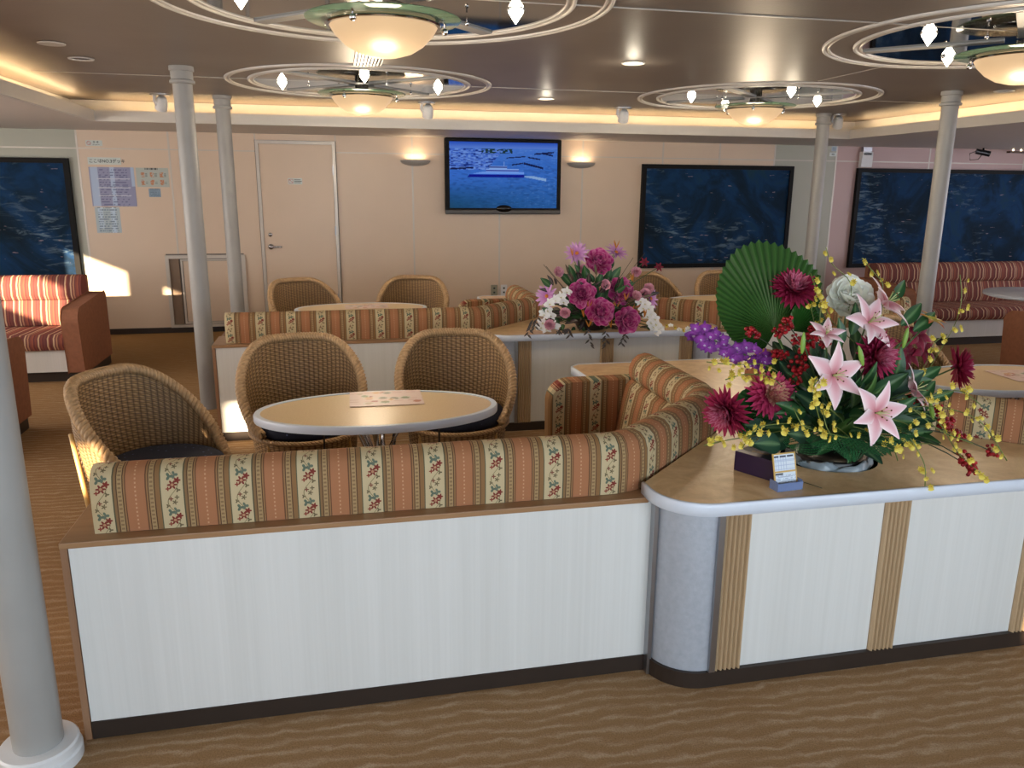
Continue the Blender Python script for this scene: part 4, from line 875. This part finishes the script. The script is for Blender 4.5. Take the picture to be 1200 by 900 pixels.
# red berries
for i, (px, py, Y, s, k) in enumerate([(882, 391, 2.32, .030, 0), (922, 379, 2.36, .032, 1), (914, 389, 2.34, .026, 1), (934, 399, 2.33, .024, 1), (952, 388, 2.34, .03, 1), (950, 400, 2.32, .03, 1), (942, 414, 2.3, .032, 1), (936, 430, 2.27, .034, 1), (933, 443, 2.25, .028, 1), (913, 416, 2.32, .028, 0), (966, 401, 2.38, .026, 1), (1108, 497, 2.14, .034, 0), (1122, 511, 2.12, .03, 0), (1131, 538, 2.05, .032, 1), (1138, 548, 2.04, .028, 1), (1163, 529, 2.03, .026, 1), (1072, 470, 2.22, .028, 1), (1042, 430, 2.35, .03, 1), (1098, 480, 2.2, .026, 1)]):
    p = at(px, py, Y); lay(BER[k], 'berry_cluster', b1, p, (rnd.uniform(-.5, .5), -1, rnd.uniform(-.3, .5)), s*1.12, rnd.uniform(-1, 1)); stem(stems1, HUB-O1, p-O1, .002, .07, '33402A')
# yellow orchid sprays: (start, ... end) polylines with blooms scattered along them
sprays = [[(950, 470, 2.3), (900, 425, 2.3), (860, 428, 2.26), (828, 424, 2.26)], [(940, 480, 2.25), (905, 440, 2.22), (872, 438, 2.2), (850, 445, 2.2)], [(940, 500, 2.2), (890, 510, 2.14), (855, 515, 2.12), (825, 522, 2.12)], [(950, 500, 2.2), (925, 495, 2.1), (885, 500, 2.08), (870, 525, 2.08)],
          [(975, 480, 2.2), (957, 440, 2.1), (952, 460, 2.06), (960, 490, 2.04)], [(985, 490, 2.15), (962, 470, 2.06), (968, 500, 2.03), (975, 512, 2.03)], [(1000, 500, 2.1), (1020, 505, 2.04), (1045, 515, 2.03), (1052, 540, 2.02)],
          [(1010, 490, 2.15), (1060, 500, 2.05), (1085, 545, 2.0), (1084, 570, 1.985)], [(1030, 480, 2.2), (1100, 475, 2.12), (1150, 490, 2.04), (1180, 540, 1.98)], [(1040, 470, 2.2), (1100, 490, 2.1), (1120, 530, 2.04), (1155, 560, 2.02)],
          [(1040, 440, 2.3), (1080, 440, 2.3), (1095, 400, 2.3), (1110, 392, 2.3)], [(985, 420, 2.4), (1000, 330, 2.4), (974, 310, 2.42), (968, 290, 2.42)], [(1030, 400, 2.4), (1035, 330, 2.42), (1026, 322, 2.42), (1010, 302, 2.44)], [(1090, 430, 2.3), (1120, 380, 2.3), (1128, 350, 2.3), (1125, 322, 2.3)],
          [(960, 400, 2.4), (950, 360, 2.4), (958, 345, 2.4), (950, 320, 2.42)], [(1000, 400, 2.38), (975, 378, 2.34), (962, 350, 2.36), (960, 395, 2.34)], [(1010, 480, 2.2), (1075, 500, 2.1), (1050, 520, 2.06), (1090, 520, 2.06)], [(980, 500, 2.15), (1000, 515, 2.06), (940, 500, 2.05), (930, 478, 2.08)], [(1040, 470, 2.2), (1090, 465, 2.14), (1125, 455, 2.12), (1150, 475, 2.08)], [(1000, 480, 2.2), (1060, 470, 2.14), (1100, 505, 2.08), (1140, 520, 2.04)]]
dens = [14, 12, 12, 12, 10, 9, 8, 7, 12, 10, 8, 4, 4, 6, 6, 7, 8, 8, 9, 9]
for sp, dn in zip(sprays, dens):
    ps = [at(*q) for q in sp]; sm = smoothpath(ps, .08, 4); stems1.tube([p-O1 for p in sm], .0018, 4, col=rgb('6C7A3A'))
    for i in range(int(dn*1.3)):
        t = .8+(i+rnd.random()*.8)/(dn*1.3)*2.2; j = min(2, int(t)); p = ps[j].lerp(ps[j+1], t-j)+Vector((rnd.uniform(-.016, .016), rnd.uniform(-.02, .01), rnd.uniform(-.02, .018)))
        if p.z < .665 and p.y > 1.99: p.z = .67+rnd.random()*.02
        lay(ONC[0], 'yellow_orchid', b1, p, (rnd.uniform(-.6, .6), -1, rnd.uniform(-.1, .8)), .0168*(.7+.6*rnd.random()), rnd.uniform(-.8, .8))
# big pleated palm leaf and a smaller one
def palm(hub, ex, ey, ez, radii, pleats, name, c1, c2):
    mb = MB(); a0 = radii[0][0]; a1 = radii[-1][0]; n = pleats*2; nr = 10
    def rad_(a):
        for (p, r), (q, s) in zip(radii, radii[1:]):
            if p <= a <= q: k = (a-p)/(q-p); return r+(s-r)*k
        return radii[-1][1]
    def f(s, t):
        a = a0+(a1-a0)*s; i = round(s*n); rr_ = rad_(a)*(1+(.02 if i % 2 else -.02)*(t > .95)); th = R(a); w = (1 if i % 2 else -1)*.0032*min(1, t*2)
        return tuple(hub+ex*(rr_*t*cos(th))+ey*(rr_*t*sin(th))+ez*(w-.10*rr_*(t**2)))
    mb.grid(f, n, nr, colf=lambda s, t: mixc(mixc(rgb(c1), rgb(c2), .5+.5*(1 if round(s*n) % 2 else -1)*.8), rgb('54803A'), max(0, .5-t)*.7)); mb.smooth = False
    return mb
hub = at(908, 388, 2.46); hl = hub-O1; vx = rt; vz = up
mb = palm(hl, Vector((.97, -.25, 0)).normalized(), Vector((.05, .2, .98)).normalized(), Vector((-.2, -.97, .15)).normalized(), [(18, .12), (32, .19), (52, .255), (75, .285), (100, .318), (115, .31), (135, .265), (158, .21), (180, .165), (205, .13), (228, .10), (245, .06)], 46, 'palm_leaf', '25451C', '386228'); mb.build('palm_leaf', M['leaf'], b1, smooth=False)
stems1.tube([HUB-O1, hl], .005, 6, col=rgb('3F6A30'))
h2 = at(930, 388, 2.40)-O1; palm(h2, Vector((1, 0, 0)), Vector((0, .2, 1)).normalized(), Vector((0, -1, .15)).normalized(), [(-10, .08), (20, .115), (55, .12), (80, .09), (95, .06)], 18, 'palm_leaf', '22491C', '37702A').build('palm_leaf', M['leaf'], b1, smooth=False)
h3 = at(905, 478, 2.28)-O1; palm(h3, Vector((-1, 0, -.1)).normalized(), Vector((0, .1, 1)).normalized(), Vector((0, -1, .2)).normalized(), [(-70, .09), (-40, .13), (0, .15), (30, .13), (60, .1)], 18, 'palm_leaf', '1E4220', '2C5C2A').build('palm_leaf', M['leaf'], b1, smooth=False)
# leaves
lv = [(905, 520, 2.10, .09, 1), (938, 510, 2.10, .075, 1), (890, 500, 2.2, .07, 1), (1065, 372, 2.4, .10, 0), (1050, 345, 2.45, .09, 0), (1000, 380, 2.3, .09, 0), (985, 395, 2.28, .08, 0), (1050, 480, 2.15, .09, 0), (1000, 470, 2.15, .09, 0), (975, 470, 2.2, .08, 0), (940, 450, 2.25, .09, 0), (1085, 440, 2.3, .09, 0), (1100, 465, 2.25, .08, 0), (1080, 380, 2.4, .1, 0), (930, 480, 2.2, .09, 0), (960, 380, 2.42, .09, 0)]
for (px, py, Y, s, k) in lv:
    p = at(px, py, Y); dv = (p-HUB); d = Vector((dv.x, dv.y*.5, dv.z*.6+.01)).normalized(); lay(LEAFS[k], 'leaf', b1, p-d*s*.4, (rnd.uniform(-.3, .3), -1, .5), s*1.2, dirx=d)
for i in range(210):
    a = rnd.uniform(0, 2*PI); e = rnd.uniform(-.12, 1.2); d = Vector((cos(a)*cos(e)*1.15, sin(a)*cos(e)*.8-.08, sin(e)*.95+.05)).normalized(); L = rnd.uniform(.08, .14); k0 = rnd.uniform(.03, .27)
    if (HUB+d*k0).z < .66: continue
    lay(LEAFS[rnd.choice((0, 0, 2, 1))], 'leaf', b1, HUB+Vector((0, 0, .05))+d*k0, (rnd.uniform(-.4, .4), -1, .6), L, dirx=d+Vector((rnd.uniform(-.5, .5), rnd.uniform(-.5, .5), rnd.uniform(-.3, .3))))
for (px, py, Y, dx, s) in [(975, 512, 2.12, (-.9, -.5, .05), .15), (985, 508, 2.12, (-.25, -.8, -.35), .14), (985, 512, 2.1, (.7, -.7, -.1), .16), (1010, 505, 2.1, (.9, -.5, 0), .15), (960, 520, 2.15, (-1, -.2, .1), .15), (1000, 512, 2.12, (.2, -.9, -.2), .13), (990, 520, 2.18, (-.6, -.6, .1), .16)]:
    lay(FERN, 'fern_frond', b1, at(px, py, Y), (0, -.5, .9), s, dirx=dx)
stems1.build('stems', M['leaf'], b1)
# --- the smaller bouquet on the second counter
b2 = thing('flower_arrangement', 'smaller artificial bouquet of magenta peonies and white orchids on the second counter', 'flowers', (1.66, 5.02, .6525))
HB2 = Vector((1.66, 5.05, .70)); O2 = b2.location; st2 = MB()
sharp(MB().lathe([(.001, 0), (.09, 0), (.12, .06), (.125, .075), (.11, .07), (.001, .06)], 28, (0, .03, 0)).build('bowl', plain('dark_bowl', '1C1A1A', .3), b2))
for i, (px, py, Y, nr) in enumerate([(701, 308, 5.05, (-.1, -.8, .5)), (681, 345, 4.95, (-.2, -1, .3)), (725, 342, 4.98, (.2, -1, .25)), (702, 366, 4.86, (0, -1, .3)), (732, 375, 4.84, (.25, -1, .1))]): bloom(b2, HB2, st2, PEO if i % 2 else PEO2, 'peony', px, py, Y, nr, .095, i)
DSY = m_daisy()
for (px, py, Y, nr) in [(676, 297, 5.05, (-.3, -.9, .5)), (722, 296, 5.1, (.2, -.5, .8)), (641, 347, 5.0, (-.7, -.7, .2)), (762, 350, 5.0, (.7, -.7, .2))]: bloom(b2, HB2, st2, DSY, 'lilac_daisy', px, py, Y, nr, .08, px)
PNK = m_peony('D4809C', 'E9A8BC', 'F6D0DA', 11)
for (px, py, Y) in [(654, 319, 5.0), (683, 316, 5.0), (709, 334, 4.9), (662, 367, 4.88), (644, 381, 4.86), (745, 319, 5.0), (745, 347, 4.9), (756, 344, 4.92), (760, 338, 4.95)]: bloom(b2, HB2, st2, PNK, 'pink_carnation', px, py, Y, (rnd.uniform(-.3, .3), -1, .4), .036, px)
for i, (px, py) in enumerate([(664, 342), (657, 348), (660, 354), (650, 352), (644, 356), (641, 364), (645, 370), (638, 368), (636, 378), (640, 386), (634, 384), (650, 382), (750, 353), (756, 356), (753, 361), (760, 362), (763, 368), (759, 371), (767, 374), (769, 380), (765, 383), (772, 386), (768, 389), (762, 378)]):
    p = at(px, py, 4.92-.002*i); lay(WORC, 'white_orchid', b2, p, (rnd.uniform(-.4, .4), -1, rnd.uniform(0, .5)), .042, rnd.uniform(-.4, .4)); stem(st2, HB2-O2, p-O2, .002)
for px, py in ((755, 307), (772, 313)): bloom(b2, HB2, st2, DKM, 'red_blossom', px, py, 5.1, (0, -1, .3), .035)
PUR = m_leaf(1, .3, '2A1C24', '4A3440', -30, .2); GRN = m_leaf(1, .5, '24472A', '3A6B3E', -20, .2); ORL = m_leaf(1, .14, 'B5651E', 'D88A34', -10, .3); BRZ = m_leaf(1, .26, '4A3A32', '6A5648', -30, .2)
for px, py, Y in ((722, 291, 5.08), (741, 330, 4.95), (733, 352, 4.9), (690, 362, 4.86), (684, 372, 4.86), (755, 372, 4.85), (690, 383, 4.82), (722, 362, 4.86), (716, 384, 4.82), (740, 366, 4.84), (671, 300, 5.0)):
    p = at(px, py, Y)
    for k in range(3): lay(ORL, 'orange_bract', b2, p, (0, -1, 0), .06, dirx=(rnd.uniform(-.6, .6), -.2, 1))
    stem(st2, HB2-O2, p-O2, .002)
for (px, py) in [(665, 325), (672, 332), (690, 328), (697, 345), (668, 320), (712, 325), (720, 320), (690, 388), (700, 330), (735, 335)]:
    p = at(px, py, 5.0); d = p-HB2; lay(GRN, 'leaf', b2, p-d*.15, (rnd.uniform(-.3, .3), -1, .3), .11, dirx=d+Vector((rnd.uniform(-.1, .1), 0, rnd.uniform(-.05, .1))))
for i in range(90):
    px, py = rnd.gauss(702, 34), rnd.gauss(352, 24); px = max(640, min(765, px)); py = max(300+abs(px-702)*.5, min(384, py)); p = at(px, py, rnd.uniform(4.90, 5.05)); d = p-HB2
    lay(rnd.choice((PUR, BRZ, GRN, PUR)), 'leaf', b2, p-d*.1, (rnd.uniform(-.5, .5), -1, .3), rnd.uniform(.06, .10), dirx=d+Vector((rnd.uniform(-.2, .2), rnd.uniform(-.15, .05), rnd.uniform(-.15, .15))))
for i in range(120):
    a = rnd.uniform(0, 2*PI); e = rnd.uniform(0, 1.3); d = Vector((cos(a)*cos(e)*1.5, sin(a)*cos(e)*.6, sin(e)*1.15+.02)).normalized(); k0 = rnd.uniform(.03, .27)
    lay(rnd.choice((GRN, PUR, BRZ, PUR, GRN)), 'leaf', b2, HB2+d*k0, (rnd.uniform(-.4, .4), -1, .6), rnd.uniform(.07, .13), dirx=d+Vector((rnd.uniform(-.6, .6), rnd.uniform(-.4, .4), rnd.uniform(-.3, .3))))
for (px, py, px2, py2) in [(688, 385, 692, 404), (710, 388, 710, 404), (735, 388, 728, 402), (665, 385, 668, 392), (665, 385, 652, 388), (625, 375, 618, 392), (630, 372, 626, 384)]:
    p, q = at(px, py, 4.84), at(px2, py2, 4.83)
    for k in range(7):
        w = p.lerp(q, k/6); lay(PUR, 'leaf', b2, w, (0, -1, .2), .04, dirx=(rnd.choice((-1, 1))*.7, -.1, -.7))
for px, py in ((640, 312), (637, 310), (742, 302), (756, 296)): stem(st2, HB2-O2, at(px, py, 5.0)-O2, .0016, .0, '2A2A1E')
for i in range(9): # pale buds trailing to the right
    p = at(776+i*5, 384-3*sin(i), 4.9-.01*i); lay(ONC[0] if i % 2 else WORC, 'pale_bud', b2, p, (0, -1, .6), .02)
st2.build('stems', M['leaf'], b2)
# --- card box and leaflet on the near counter
t = thing('card_box', 'small dark purple box lying in front of the large bouquet', 'box', (1.335, 2.235, .6515), R(-62)); boxo('carton', M['purplebox'], t, -.075, -.04, 0, .075, .04, .068, bevel=.002)
MB().box(.0755, -.036, .006, .0765, .036, .05).build('patterned_end', M['paper'], t, smooth=False)
for q in range(4): MB().lathe([(.001, 0), (.008, 0)], 12, (-.03+q*.015, .004*(q % 2), .0687)).build('printed_rosette', plain('bronze_print', '7A5A40', .4), t)
def leafcol(u, v):
    y = 1-v; c = rgb('D6DEE8')
    if u < .06 or u > .94 or y < .05 or .5 < y < .56: c = rgb('C9A050')
    elif .08 < y < .13: c = rgb('2A2E4A') if fr(u*3.2) < .85 else c
    elif .13 < y < .5: c = rgb('A9B6D2') if (fr(u*9) < .12 or fr(y*26) < .2) else c
    elif .57 < y < .63 and u < .4: c = rgb('2A2E3A')
    elif y > .62: c = rgb('8896B0') if fr(y*22) < .35 and vn(u*24, y*40) > .35 else c
    return c
t = thing('leaflet_stand', 'small printed leaflet leaning in a low clear stand before the purple box', 'leaflet', (1.345, 2.085, .6515), R(6))
mb = MB().grid(lambda a, b: (-.042+.084*a, .005+.03*b, .004+.105*b), 44, 60, colf=leafcol); o = mb.build('leaflet', M['print'], t, smooth=False); sd = o.modifiers.new('thickness', 'SOLIDIFY'); sd.thickness = .003; sd.offset = -1
MB().box(-.046, -.012, 0, .046, -.008, .026).box(-.046, -.008, 0, .046, .03, .004).box(-.046, -.008, .004, -.043, .03, .03).box(.043, -.008, .004, .046, .03, .03).build('clear_holder', plain('pale_blue_holder', '6E7FA8', .2), t, smooth=False)
o = MB().tube([(1.40, 2.17, .655), (1.44, 2.10, .654), (1.455, 2.07, .653)], .0012, 5, col=rgb('4A4030')).build('loose_twig', M['leaf'], None); tag(o, 'thin dark loose twig lying on the near counter beside the leaflet', 'twig')
